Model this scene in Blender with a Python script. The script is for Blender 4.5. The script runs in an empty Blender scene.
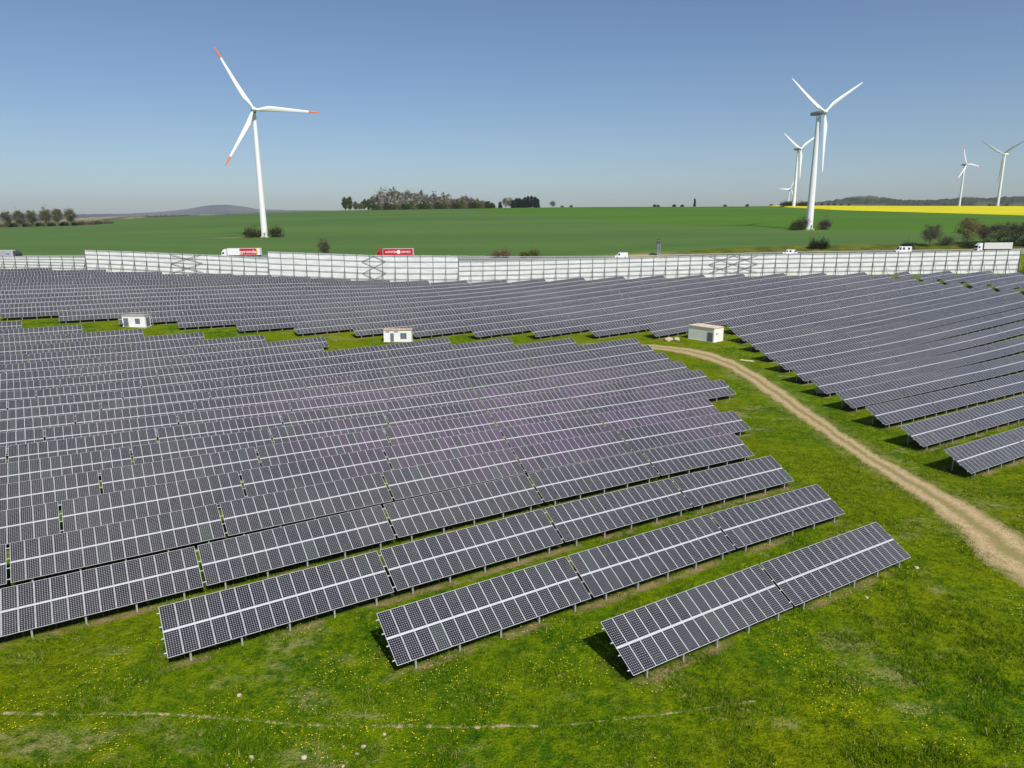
import bpy, math, random
import numpy as np
from mathutils import Matrix, Vector
C = bpy.context.scene.collection
R = math.radians
rng = np.random.default_rng(7)
random.seed(7)

# ------------------------------------------------------------------ camera, sky, sun, exposure
sc = bpy.context.scene
cd = bpy.data.cameras.new('camera'); cam = bpy.data.objects.new('camera', cd); C.objects.link(cam)
cd.sensor_width = 36; cd.lens = 696/1024*36; cd.clip_end = 20000; cd.clip_start = .5
p_, r_ = R(13.4), R(.45)
Rm = np.array([[1,0,0],[0,-math.sin(p_),-math.cos(p_)],[0,math.cos(p_),-math.sin(p_)]])
Rr = np.array([[math.cos(r_),math.sin(r_),0],[-math.sin(r_),math.cos(r_),0],[0,0,1]]) @ Rm
rt, dn, fw = Rr
cam.matrix_world = Matrix(((rt[0],-dn[0],-fw[0],0),(rt[1],-dn[1],-fw[1],0),(rt[2],-dn[2],-fw[2],0),(0,0,0,1)))
sc.camera = cam
SUN_EL, SUN_AZ = R(49.5), R(154)
w = bpy.data.worlds.new('World'); sc.world = w; w.use_nodes = True
nt = w.node_tree; nt.nodes.clear()
sky = nt.nodes.new('ShaderNodeTexSky'); sky.sky_type = 'NISHITA'; sky.sun_disc = False
sky.sun_elevation = SUN_EL; sky.sun_rotation = SUN_AZ
sky.altitude = 1000; sky.air_density = 1.0; sky.dust_density = 1.6; sky.ozone_density = 4.0
bg = nt.nodes.new('ShaderNodeBackground'); bg.inputs[1].default_value = .098
wo = nt.nodes.new('ShaderNodeOutputWorld')
nt.links.new(sky.outputs[0], bg.inputs[0]); nt.links.new(bg.outputs[0], wo.inputs[0])
sl = bpy.data.lights.new('sun', 'SUN'); sl.energy = 5.0; sl.angle = R(.5); sl.color = (1, .955, .89)
so = bpy.data.objects.new('sun', sl); C.objects.link(so)
S = Vector((math.sin(SUN_AZ)*math.cos(SUN_EL), math.cos(SUN_AZ)*math.cos(SUN_EL), math.sin(SUN_EL)))
so.rotation_euler = S.to_track_quat('Z', 'Y').to_euler(); so.location = (0, -50, 200)
sc.view_settings.view_transform = 'Standard'; sc.view_settings.look = 'None'
sc.view_settings.exposure = 0; sc.view_settings.gamma = 1; sc.view_settings.use_curve_mapping = False

# ------------------------------------------------------------------ helpers
class MB:
    """collects faces of one mesh object"""
    def __init__(s): s.v = []; s.f = []; s.m = []; s.uv = []
    def face(s, pts, mi=0, uv=None):
        n = len(s.v); s.v += [tuple(p) for p in pts]; s.f.append(tuple(range(n, n+len(pts)))); s.m.append(mi)
        s.uv.append(uv)
    def box(s, a, b, mi=0, M=None):
        x0,y0,z0 = a; x1,y1,z1 = b
        P = [(x0,y0,z0),(x1,y0,z0),(x1,y1,z0),(x0,y1,z0),(x0,y0,z1),(x1,y0,z1),(x1,y1,z1),(x0,y1,z1)]
        if M: P = [tuple(M @ Vector(p)) for p in P]
        n = len(s.v); s.v += P
        for f in ((0,3,2,1),(4,5,6,7),(0,1,5,4),(1,2,6,5),(2,3,7,6),(3,0,4,7)):
            s.f.append(tuple(n+i for i in f)); s.m.append(mi); s.uv.append(None)
    def bar(s, a, b, wd, mi=0, n=4, wd2=None):
        a = Vector(a); b = Vector(b); d = (b-a)
        if d.length < 1e-6: return
        q = d.to_track_quat('Z', 'Y'); k = len(s.v); wd2 = wd if wd2 is None else wd2
        for c, ww in ((a, wd), (b, wd2)):
            for i in range(n):
                t = 2*math.pi*(i+.5)/n
                rr = ww/2*(1.41421 if n == 4 else 1)
                s.v.append(tuple(c + q @ Vector((math.cos(t)*rr, math.sin(t)*rr, 0))))
        for i in range(n):
            j = (i+1) % n; s.f.append((k+i, k+j, k+n+j, k+n+i)); s.m.append(mi); s.uv.append(None)
        s.f.append(tuple(k+i for i in reversed(range(n)))); s.m.append(mi); s.uv.append(None)
        s.f.append(tuple(k+n+i for i in range(n))); s.m.append(mi); s.uv.append(None)
    def cyl(s, c, axis, r, h, mi=0, n=14):
        a = Vector(c); d = Vector(axis).normalized(); s.bar(a - d*h/2, a + d*h/2, 2*r, mi, n)
    def mesh(s, name, mats, smooth=False):
        me = bpy.data.meshes.new(name); me.from_pydata(s.v, [], s.f)
        for m in (mats if isinstance(mats, (list, tuple)) else [mats]): me.materials.append(m)
        me.polygons.foreach_set('material_index', s.m)
        if any(u is not None for u in s.uv):
            l = me.uv_layers.new(name='uv'); arr = []
            for f, u in zip(s.f, s.uv): arr += [c for t in (u or [(0, 0)]*len(f)) for c in t]
            l.data.foreach_set('uv', arr)
        if smooth: me.polygons.foreach_set('use_smooth', [True]*len(s.f))
        me.update(); return me
    def build(s, name, mats, parent=None, smooth=False):
        return link(name, s.mesh(name, mats, smooth), parent)
def link(name, me, parent=None, M=None):
    o = bpy.data.objects.new(name, me); C.objects.link(o)
    if parent: o.parent = parent
    if M is not None: o.matrix_local = M
    return o
def tag(o, label=None, cat=None, group=None, kind=None):
    if label: o['label'] = label
    if cat: o['category'] = cat
    if group: o['group'] = group
    if kind: o['kind'] = kind
    return o
def thing(name, loc, label, cat, group=None, rz=0):
    o = bpy.data.objects.new(name, None); C.objects.link(o); o.location = loc; o.rotation_euler.z = rz
    o.empty_display_size = .5
    return tag(o, label, cat, group)
def copy_tree(o, parent=None):
    c = o.copy(); C.objects.link(c)
    if parent: c.parent = parent
    for ch in list(o.children): copy_tree(ch, c)
    return c

class NT:
    """tiny node-graph helper"""
    def __init__(s, name):
        s.mat = bpy.data.materials.new(name); s.mat.use_nodes = True; s.t = s.mat.node_tree
        s.b = s.t.nodes['Principled BSDF']
    def n(s, typ, **kw):
        o = s.t.nodes.new(typ)
        for k, v in kw.items():
            if k.startswith('i_'): o.inputs[k[2:].replace('_', ' ')].default_value = v
            else: setattr(o, k, v)
        return o
    def l(s, a, b): s.t.links.new(a, b)
    def val(s, x, sock):
        if isinstance(x, (int, float)): sock.default_value = x
        elif isinstance(x, (tuple, list)): sock.default_value = tuple(x) if len(x) == len(sock.default_value) else (*x, 1)
        else: s.l(x, sock)
    def math(s, op, a, b=0., c=None):
        o = s.n('ShaderNodeMath', operation=op); s.val(a, o.inputs[0]); s.val(b, o.inputs[1])
        if c is not None: s.val(c, o.inputs[2])
        return o.outputs[0]
    def mix(s, f, a, b, blend='MIX'):
        o = s.n('ShaderNodeMix', data_type='RGBA', blend_type=blend, clamp_factor=True)
        s.val(f, o.inputs[0]); s.val(a, o.inputs[6]); s.val(b, o.inputs[7]); return o.outputs[2]
    def noise(s, vec, scale, detail=3, rough=.55, dist=0.):
        o = s.n('ShaderNodeTexNoise'); o.inputs['Scale'].default_value = scale; o.inputs['Detail'].default_value = detail
        o.inputs['Roughness'].default_value = rough; o.inputs['Distortion'].default_value = dist
        if vec is not None: s.l(vec, o.inputs['Vector'])
        return o.outputs[0]
    def ramp(s, x, lo, hi):
        o = s.n('ShaderNodeMapRange', interpolation_type='SMOOTHSTEP'); s.val(x, o.inputs[0])
        o.inputs[1].default_value = lo; o.inputs[2].default_value = hi; return o.outputs[0]
    def coord(s, kind='Object'): return s.n('ShaderNodeTexCoord').outputs[kind]
    def attr(s, name): return s.n('ShaderNodeAttribute', attribute_name=name).outputs['Fac']
    def scalev(s, v, sx, sy, sz):
        o = s.n('ShaderNodeMapping'); s.l(v, o.inputs[0]); o.inputs['Scale'].default_value = (sx, sy, sz); return o.outputs[0]
    def col(s, x): s.val(x, s.b.inputs['Base Color'])
    def rough(s, x): s.val(x, s.b.inputs['Roughness'])
    def bump(s, h, strength=.5, dist=.1):
        o = s.n('ShaderNodeBump'); o.inputs['Strength'].default_value = strength; o.inputs['Distance'].default_value = dist
        s.l(h, o.inputs['Height']); s.l(o.outputs[0], s.b.inputs['Normal'])
def simple(name, col, rough=.6, metal=0., var=.12, scale=1.5, spec=None):
    g = NT(name); c = g.coord()
    n = g.noise(c, scale, 4)
    g.col(g.mix(g.ramp(n, .3, .7), tuple(x*(1-var) for x in col), tuple(min(1, x*(1+var)) for x in col)))
    g.rough(rough); g.b.inputs['Metallic'].default_value = metal
    if spec is not None: g.b.inputs['Specular IOR Level'].default_value = spec
    return g.mat

# ------------------------------------------------------------------ frame of the rows
AZ = R(58.2); SA, CA = math.sin(AZ), math.cos(AZ)
def row_xy(a, b): return (a*SA - b*CA, a*CA + b*SA)
def xy_row(x, y): return (x*SA + y*CA, -x*CA + y*SA)
PITCH = 8.603; P0 = 28.9
def PB(k): return P0 + PITCH*(k-1)
TILT = R(30)

# ------------------------------------------------------------------ terrain
GR = np.array([
[-20.69,-21.27,-21.86,-22.47,-23.09,-23.71,-24.33,-24.95,-25.54,-26.10,-26.64,-27.14,-27.61,-28.06,-28.50,-28.96,-29.42,-29.90,-30.38,-30.86,-31.31,-31.74,-32.13,-32.47,-32.75,-32.98,-33.16,-33.30,-33.38,-33.43,-33.46,-33.46,-33.44,-33.42],
[-20.45,-21.05,-21.67,-22.31,-22.96,-23.63,-24.31,-24.98,-25.62,-26.23,-26.79,-27.30,-27.74,-28.13,-28.51,-28.91,-29.32,-29.80,-30.32,-30.81,-31.29,-31.72,-32.10,-32.41,-32.67,-32.88,-33.02,-33.11,-33.16,-33.17,-33.15,-33.11,-33.07,-33.01],
[-20.21,-20.82,-21.46,-22.13,-22.83,-23.56,-24.30,-25.05,-25.78,-26.46,-27.08,-27.63,-28.03,-28.31,-28.57,-28.83,-29.09,-29.64,-30.28,-30.83,-31.32,-31.74,-32.09,-32.37,-32.60,-32.76,-32.87,-32.91,-32.91,-32.87,-32.81,-32.73,-32.65,-32.57],
[-19.94,-20.58,-21.24,-21.94,-22.68,-23.47,-24.29,-25.15,-26.01,-26.83,-27.56,-28.22,-28.60,-28.73,-28.81,-28.93,-29.05,-29.48,-30.18,-30.90,-31.41,-31.79,-32.10,-32.34,-32.53,-32.64,-32.69,-32.68,-32.62,-32.53,-32.42,-32.31,-32.20,-32.09],
[-19.67,-20.31,-20.99,-21.72,-22.50,-23.34,-24.25,-25.23,-26.26,-27.31,-28.30,-29.11,-29.53,-29.55,-29.57,-29.57,-29.57,-29.90,-30.45,-31.09,-31.49,-31.84,-32.13,-32.32,-32.44,-32.48,-32.47,-32.39,-32.27,-32.13,-31.98,-31.83,-31.69,-31.56],
[-19.37,-20.02,-20.71,-21.45,-22.26,-23.13,-24.11,-25.19,-26.41,-27.71,-29.00,-30.09,-30.71,-30.77,-30.80,-30.84,-30.66,-30.70,-30.96,-31.20,-31.53,-31.90,-32.16,-32.28,-32.30,-32.26,-32.16,-32.01,-31.84,-31.65,-31.47,-31.29,-31.12,-30.97],
[-19.05,-19.70,-20.40,-21.14,-21.95,-22.83,-23.83,-24.97,-26.30,-27.79,-29.35,-30.72,-31.54,-31.75,-31.80,-31.87,-31.74,-31.58,-31.53,-31.59,-31.73,-32.02,-32.15,-32.14,-32.05,-31.90,-31.73,-31.53,-31.31,-31.09,-30.88,-30.68,-30.49,-30.33],
[-18.71,-19.36,-20.04,-20.78,-21.58,-22.45,-23.42,-24.53,-25.86,-27.39,-29.05,-30.53,-31.35,-31.69,-31.82,-31.94,-31.90,-31.87,-31.78,-31.73,-31.85,-32.00,-31.98,-31.83,-31.62,-31.39,-31.16,-30.92,-30.67,-30.43,-30.20,-29.99,-29.80,-29.64],
[-18.35,-18.99,-19.66,-20.38,-21.15,-22.00,-22.92,-23.97,-25.16,-26.48,-27.99,-29.39,-30.40,-31.16,-31.58,-31.60,-31.68,-31.70,-31.63,-31.53,-31.48,-31.54,-31.49,-31.22,-30.95,-30.69,-30.43,-30.17,-29.92,-29.68,-29.45,-29.23,-29.04,-28.89],
[-17.98,-18.60,-19.25,-19.95,-20.69,-21.50,-22.39,-23.36,-24.43,-25.44,-26.57,-27.74,-29.00,-30.09,-30.75,-31.11,-31.22,-31.07,-31.11,-30.81,-30.68,-30.64,-30.49,-30.28,-30.06,-29.81,-29.56,-29.31,-29.07,-28.84,-28.61,-28.40,-28.23,-28.09],
[-17.59,-18.20,-18.83,-19.49,-20.20,-20.97,-21.81,-22.71,-23.70,-24.76,-25.56,-26.54,-27.74,-28.85,-29.69,-30.22,-30.37,-30.26,-30.09,-29.80,-29.59,-29.48,-29.34,-29.20,-29.02,-28.78,-28.55,-28.33,-28.12,-27.91,-27.70,-27.52,-27.36,-27.25],
[-17.20,-17.78,-18.38,-19.00,-19.67,-20.39,-21.19,-22.02,-22.80,-23.77,-24.65,-25.57,-26.70,-27.82,-28.68,-29.20,-29.35,-29.21,-28.93,-28.63,-28.39,-28.23,-28.11,-28.00,-27.84,-27.61,-27.43,-27.28,-27.12,-26.94,-26.76,-26.59,-26.47,-26.39],
[-16.81,-17.37,-17.93,-18.51,-19.10,-19.74,-20.49,-21.38,-22.12,-22.97,-23.84,-24.63,-25.66,-26.85,-27.77,-28.27,-28.33,-28.08,-27.72,-27.39,-27.16,-26.94,-26.79,-26.68,-26.52,-26.29,-26.23,-26.20,-26.11,-25.96,-25.79,-25.66,-25.57,-25.52],
[-16.43,-16.97,-17.50,-18.03,-18.54,-19.06,-19.65,-20.45,-21.26,-22.39,-23.37,-23.99,-24.65,-26.14,-27.08,-27.49,-27.42,-26.98,-26.52,-26.14,-25.89,-25.65,-25.45,-25.35,-25.15,-24.87,-25.10,-25.18,-25.12,-25.00,-24.86,-24.74,-24.69,-24.68],
[-16.04,-16.58,-17.10,-17.60,-18.06,-18.51,-19.04,-19.74,-20.63,-22.03,-23.21,-24.13,-25.11,-26.14,-26.62,-26.83,-26.61,-25.99,-25.46,-25.02,-24.76,-24.47,-24.26,-24.20,-24.07,-23.93,-24.10,-24.19,-24.16,-24.08,-23.98,-23.90,-23.87,-23.88],
[-15.66,-16.19,-16.72,-17.22,-17.67,-18.13,-18.69,-19.44,-20.44,-21.71,-22.98,-24.11,-25.12,-25.81,-26.10,-26.08,-25.76,-25.19,-24.63,-24.16,-23.81,-23.52,-23.33,-23.23,-23.16,-23.13,-23.19,-23.25,-23.25,-23.21,-23.15,-23.11,-23.09,-23.11],
])+.15
GX0, GY0, GS = -320., 0., 20.
def _cub(p0, p1, p2, p3, t):
    return p1 + .5*t*(p2-p0 + t*(2*p0-5*p1+4*p2-p3 + t*(3*(p1-p2)+p3-p0)))
def near_h(X, Y):
    X = np.asarray(X, float); Y = np.asarray(Y, float)
    u = np.clip((X-GX0)/GS, 0, GR.shape[1]-1.001); v = np.clip((Y-GY0)/GS, 0, GR.shape[0]-1.001)
    i = np.floor(u).astype(int); j = np.floor(v).astype(int); fu = u-i; fv = v-j
    def g(a, b): return GR[np.clip(b, 0, GR.shape[0]-1), np.clip(a, 0, GR.shape[1]-1)]
    rows = [_cub(g(i-1, j+q), g(i, j+q), g(i+1, j+q), g(i+2, j+q), fu) for q in (-1, 0, 1, 2)]
    return _cub(*rows, fv)
def lerp(x, xs, ys): return np.interp(x, xs, ys)
def road_z(X): return lerp(X, [-400,-218,-119,-51,0,48,124,214,400], [-15.6,-15.8,-16.4,-17.1,-18,-18.1,-16.9,-16.3,-16.3])
U_C = [-.8,-.715,-.6,-.5,-.36,-.24,-.16,0,.12,.25,.39,.46,.54,.715,.9]
def px_of(u): return 512+716*np.asarray(u)
def hor(px): return 218.2-(px-512)*.00785
CREST_PX = [-60,0,77,144,256,342,400,500,600,700,790,840,900,1024,1100]
CREST_Y = [225,224,222,217.8,213.6,210.6,209.7,208.2,207.2,207,206.3,206.6,206.6,206.8,206.8]
YC = 1100.
def crest_z(u):
    px = px_of(u); return (hor(px)-np.interp(px, CREST_PX, CREST_Y))/716*YC
def ground(X, Y):
    X = np.asarray(X, float); Y = np.asarray(Y, float)
    zn = near_h(X, np.minimum(Y, 287))
    zr = road_z(X)
    u = X/np.maximum(Y, 200.)
    zc = crest_z(np.clip(u, -.85, .85))
    zb = zr + 1.0 + 2.2*np.clip((X-30)/60, 0, 1)          # top of the bank behind the road
    z5 = lerp(X, [-400,-160,0,200,600], [-11.2,-10.9,-10.6,-9.9,-9.5])
    t1 = np.clip((Y-288)/9, 0, 1); t1 = t1*t1*(3-2*t1)
    z = zn*(1-t1) + (zr-.12)*t1
    t2 = np.clip((Y-327)/18, 0, 1); z = np.where(Y > 327, (zr-.12)*(1-t2)+zb*t2, z)
    t3 = np.clip((Y-345)/150, 0, 1); z = np.where(Y > 345, zb*(1-t3)+z5*t3, z)
    t4 = np.clip((Y-495)/(YC-495), 0, 1); t4 = t4*(1+.25*(1-t4)); z = np.where(Y > 495, z5*(1-t4)+zc*t4, z)
    t5 = np.clip((Y-YC)/900, 0, 1); z = np.where(Y > YC, zc - 34*t5*t5*(3-2*t5)*1. - .0*t5, z)
    return z
def gz(x, y): return float(ground(x, y))

def sheet(name, xs, ys, mats, mat_fn=None, lift=0., attrs=None):
    X, Y = np.meshgrid(xs, ys); Z = ground(X, Y)+lift
    v = np.stack([X, Y, Z], -1).reshape(-1, 3); nx, ny = len(xs), len(ys)
    i = np.arange(nx-1)[None]+np.arange(ny-1)[:, None]*nx
    f = np.stack([i, i+1, i+1+nx, i+nx], -1).reshape(-1, 4)
    me = bpy.data.meshes.new(name); me.from_pydata(v.tolist(), [], f.tolist())
    for m in mats: me.materials.append(m)
    me.polygons.foreach_set('use_smooth', [True]*len(f))
    if attrs:
        for n_, fn in attrs.items():
            a = me.attributes.new(n_, 'FLOAT', 'POINT'); a.data.foreach_set('value', fn(X, Y).reshape(-1).astype(np.float32))
    me.update(); return link(name, me)
def strip(name, L, Rr_, mat, lift=.03, n=6, ragged=0., step=1.0):
    """a ground-hugging strip between two edge polylines"""
    def res(P, m):
        P = np.array(P, float); d = np.r_[0, np.cumsum(np.hypot(*np.diff(P, axis=0).T))]
        t = np.linspace(0, d[-1], m)
        # smooth
        x = np.interp(t, d, P[:, 0]); y = np.interp(t, d, P[:, 1])
        for _ in range(3):
            x[1:-1] = (x[:-2]+2*x[1:-1]+x[2:])/4; y[1:-1] = (y[:-2]+2*y[1:-1]+y[2:])/4
        return x, y, d[-1]
    ln = res(L, 10)[2]; m = int(ln/step)+2
    lx, ly, _ = res(L, m); rx, ry, _ = res(Rr_, m)
    g = np.random.default_rng(3)
    def rag():
        a = g.normal(0, 1, m); b = np.convolve(g.normal(0, 1, m), np.ones(7)/7, 'same')*1.6
        return (a*.5+b)*ragged
    el, er = rag(), rag()
    dx, dy = rx-lx, ry-ly; wd = np.hypot(dx, dy)+1e-6; dx, dy = dx/wd, dy/wd
    lx, ly, rx, ry = lx+dx*el, ly+dy*el, rx+dx*er, ry+dy*er
    T = np.linspace(0, 1, n)
    X = lx[:, None]*(1-T)+rx[:, None]*T; Y = ly[:, None]*(1-T)+ry[:, None]*T
    edge = np.minimum(T, 1-T)*2
    Z = ground(X, Y)+lift*np.where(edge > 0, 1, .2)[None]
    v = np.stack([X, Y, Z], -1).reshape(-1, 3)
    i = np.arange(n-1)[None]+np.arange(m-1)[:, None]*n
    f = np.stack([i, i+1, i+1+n, i+n], -1).reshape(-1, 4)
    me = bpy.data.meshes.new(name); me.from_pydata(v.tolist(), [], f.tolist()); me.materials.append(mat)
    uv = me.uv_layers.new(name='uv'); UV = np.stack([np.broadcast_to(T, X.shape), np.broadcast_to(np.arange(m)[:, None]*step, X.shape)], -1).reshape(-1, 2)
    uv.data.foreach_set('uv', UV[f.reshape(-1)].reshape(-1))
    me.polygons.foreach_set('use_smooth', [True]*len(f)); me.update()
    nz = me.polygons[0].normal.z
    if nz < 0: me.flip_normals()
    return link(name, me)

# --- grass of the solar park
LANE_L = [(19.,171.8),(26.6,169.4),(35.6,165.5),(40.6,161.2),(44.4,152.9),(46.3,144.5),(46.5,134.3),(45.9,120.8),(45.3,108),(44.9,97.7),(44.6,89.3),(44.6,81.2),(44.4,74.3),(44.4,68),(43.1,62),(41.6,55.5),(42.6,51.5),(47,46),(56,40),(80,30)]
LANE_R = [(19.,174.4),(27.5,174.4),(37.2,172.1),(42.7,168.8),(47.3,163.2),(50.2,153.5),(50.9,138.6),(50.5,123.5),(49.5,114.1),(48.4,96.9),(48.2,88.3),(48.2,79.2),(49.2,73.2),(49.6,67),(49.4,61.5),(50.4,57),(54,52),(60,46.5),(70,42),(92,34)]
def grass_mat(name='meadow_grass', seed=0):
    g = NT(name); P = g.n('ShaderNodeNewGeometry').outputs['Position']
    n1 = g.noise(P, .035, 4, .6); n2 = g.noise(P, .22, 5, .65); n3 = g.noise(P, 1.3, 4, .7); n4 = g.noise(P, 6., 3, .7)
    c = g.mix(g.ramp(n2, .36, .64), (.036,.110,.002), (.125,.200,.001))
    c = g.mix(g.ramp(n1, .42, .62), c, g.mix(.6, c, (.175,.195,.001)))
    c = g.mix(g.math('MULTIPLY', g.ramp(n3, .46, .70), .70), c, (.205,.255,.003))
    c = g.mix(g.math('MULTIPLY', g.ramp(n3, .52, .28), .75), c, (.016,.052,.004))
    c = g.mix(g.math('MULTIPLY', g.ramp(n4, .5, .75), .5), c, (.30,.31,.02))
    c = g.mix(g.math('MULTIPLY', g.ramp(n4, .48, .25), .6), c, (.012,.036,.003))
    # dried tufts
    d1 = g.noise(g.scalev(P, 1, 1.6, 1), .12, 4, .7)
    dry = g.math('MULTIPLY', g.ramp(d1, .55, .70), g.ramp(n3, .35, .6))
    c = g.mix(g.math('MULTIPLY', dry, .7), c, (.30,.27,.12))
    # worn strip in front of every row of tables, where rain drips off the lower edge
    sx = g.n('ShaderNodeSeparateXYZ'); g.l(P, sx.inputs[0])
    b = g.math('ADD', g.math('MULTIPLY', sx.outputs[0], -CA), g.math('MULTIPLY', sx.outputs[1], SA))
    q = g.math('FRACT', g.math('DIVIDE', g.math('SUBTRACT', b, P0+.1-PITCH*20), PITCH))
    q = g.math('MULTIPLY', g.math('ABSOLUTE', g.math('SUBTRACT', q, .5)), 2.)       # 1 at the strip
    st = g.math('MULTIPLY', g.ramp(g.math('ADD', q, g.math('MULTIPLY', n3, .12)), .92, 1.03), g.attr('row_zone'))
    st = g.math('MULTIPLY', st, g.ramp(g.noise(P, .25, 3), .42, .6))
    c = g.mix(g.math('MULTIPLY', st, .85), c, (.30,.21,.11))
    # table shade painted into the ground colour as a dark band under each row
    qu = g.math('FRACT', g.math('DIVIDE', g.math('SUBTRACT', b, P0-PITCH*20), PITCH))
    under_shade = g.math('MULTIPLY', g.ramp(g.math('ADD', qu, g.math('MULTIPLY', g.math('SUBTRACT', n3, .5), .05)), .045, .085), g.ramp(qu, .42, .37))
    c = g.mix(g.math('MULTIPLY', g.math('MULTIPLY', under_shade, g.attr('row_zone')), .85), c, g.mix(n3, (.020,.020,.010), (.045,.040,.022)))
    # soil beside the vehicle track
    ln = g.math('MULTIPLY', g.attr('lane'), g.ramp(g.noise(P, .5, 5, .75), .40, .62))
    c = g.mix(g.math('MULTIPLY', ln, .8), c, (.30,.26,.10))
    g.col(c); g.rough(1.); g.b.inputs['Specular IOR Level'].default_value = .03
    h = g.math('ADD', g.math('MULTIPLY', n3, .8), g.math('MULTIPLY', n4, .45))
    g.bump(h, 1., .5)
    return g.mat
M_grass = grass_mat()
laneC = (np.array(LANE_L)+np.array(LANE_R))/2
def d_lane(X, Y):
    d = np.full(X.shape, 1e9)
    for (x0, y0), (x1, y1) in zip(laneC[:-1], laneC[1:]):
        L2 = (x1-x0)**2+(y1-y0)**2; t = np.clip(((X-x0)*(x1-x0)+(Y-y0)*(y1-y0))/L2, 0, 1)
        d = np.minimum(d, np.hypot(X-x0-t*(x1-x0), Y-y0-t*(y1-y0)))
    return d
Gp = lambda k, j: 43.29+3.503*(k-1)+{1:-.49, 2:-.34, 3:-.22}.get(k, 0)+(16.1 if k < 5 else 16.22)*j
endA = {1:1, 2:1, 3:1, 4:1, 5:1, 6:1, 7:2, 8:2, 9:2, 10:2, 11:2, 12:2, 13:1, 14:0, 15:-1, 16:-3, 17:-3, 18:-4, 19:-5, 20:-6, 21:-7, 22:-8}
leftA = {1:-1, 2:-2, 3:-3}
leftB = {2:87.3,3:92.9,4:98.7,5:104.1,6:109.8,7:115.6,8:121.5,9:127.6,10:133.7,11:139.3,12:145.6,13:126,14:113,15:100.2,16:87,17:73.6,18:60.6,19:47.6,20:34.7,21:21.4,22:8.1,23:-5.2,24:-18.3}
rightB = {12:309.6,13:305.6,14:292.7,15:277.9,16:263.5,17:250.2,18:237,19:223.7,20:210.5,21:197.3,22:184.2,23:171.1,24:158.2,25:145.5,26:132.4,27:119.5,28:106.6,29:93.4,30:80,31:66.9,32:53.4,33:29.1,34:10.5,35:-7.3}
def a_row(X, Y):
    a = X*SA+Y*CA; b = -X*CA+Y*SA; k = np.floor((b-P0+1.2)/PITCH).astype(int)+1; out = np.zeros(X.shape)
    for kk in range(1, 36):
        if kk in endA:
            l = Gp(kk, leftA[kk]) if kk in leftA else -400; r = Gp(kk, endA[kk])+(6 if kk in (5, 6) else 0)
            out = np.maximum(out, (k == kk)*np.clip(a-l+.3, 0, 1)*np.clip(r+.3-a, 0, 1))
        if kk >= 2:
            l = leftB.get(kk, -400); r = rightB.get(kk, 500)
            out = np.maximum(out, (k == kk)*np.clip(a-l+.3, 0, 1)*np.clip(r+.3-a, 0, 1))
    return out
def a_lane(X, Y): return np.clip(1-(d_lane(X, Y)-1.6)/2.4, 0, 1)
xs = np.unique(np.r_[np.arange(-1400, -340, 60), np.arange(-340, -80, 8), np.arange(-80, 110, 1.25), np.arange(110, 350, 6), np.arange(350, 1401, 60)])
ys = np.unique(np.r_[np.arange(-300, 0, 40), np.arange(0, 190, 1.25), np.arange(190, 286, 4), np.arange(286, 301, 1.5)])
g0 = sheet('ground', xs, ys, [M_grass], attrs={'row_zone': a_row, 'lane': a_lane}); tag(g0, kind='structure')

# --- fields beyond the road
def soft(*a): return a
def crop_attr(X, Y):      # >0: bright young crop, upper right
    u = X/np.maximum(Y, 1); px = 512+716*u; z = ground(X, Y); y = hor(px)-z/np.maximum(Y, 1)*716
    yb = np.interp(px, [440,500,560,640,800,1024,1200], [206,214,218,223,230,233,234])
    return (yb-y)
def verge_attr(X, Y):
    m = np.interp(X/Y*716+512, [0, 420, 480, 640, 760, 1100], [2, 2, 5, 9, 17, 20])
    return (327+m-Y)/4.
g = NT('young_wheat_field'); P = g.n('ShaderNodeNewGeometry').outputs['Position']
n = g.noise(g.scalev(P, .0025, .012, 0), 1, 4, .6); n2 = g.noise(g.scalev(P, .02, .12, 0), 1, 5, .7); n3 = g.noise(P, .9, 3, .7)
dk = g.mix(g.ramp(n, .3, .7), (.056,.120,.024), (.084,.155,.030)); dk = g.mix(g.math('MULTIPLY', g.ramp(n2, .3, .7), .35), dk, (.075,.140,.042))
br = g.mix(g.ramp(n, .3, .7), (.052,.130,.008), (.070,.165,.010)); br = g.mix(g.math('MULTIPLY', g.ramp(n2, .3, .7), .3), br, (.05,.12,.01))
# tramlines of the tractor
wv = g.n('ShaderNodeTexWave', wave_type='BANDS', bands_direction='DIAGONAL'); g.l(g.scalev(P, .010, .045, 0), wv.inputs[0]); wv.inputs['Scale'].default_value = 1.; wv.inputs['Distortion'].default_value = 1.2; wv.inputs['Detail'].default_value = 1
c = g.mix(g.ramp(g.math('ADD', g.attr('crop'), g.math('MULTIPLY', n2, .8)), .2, .9), dk, br)
c = g.mix(g.math('MULTIPLY', g.ramp(wv.outputs[1], .88, 1.), .4), c, (.12,.13,.035))
vg = g.mix(g.ramp(g.noise(P, .12, 4, .7), .35, .65), (.055,.075,.008), (.13,.13,.015))
c = g.mix(g.ramp(g.attr('verge'), 0, 1), c, vg)
bare = g.math('MULTIPLY', g.attr('bare'), g.ramp(g.math('ADD', g.math('MULTIPLY', n3, .5), g.math('MULTIPLY', n2, .6)), .35, .6))
c = g.mix(bare, c, (.36,.27,.13))
c = g.mix(g.math('MULTIPLY', g.attr('wild'), g.ramp(n3, .25, .55)), c, (.10,.125,.012))
g.col(c); g.rough(.95); g.b.inputs['Specular IOR Level'].default_value = .1; g.bump(n3, .5, .3)
M_crop = g.mat
T1 = (-166., 480.); T2 = (210.4, 503.)
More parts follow.
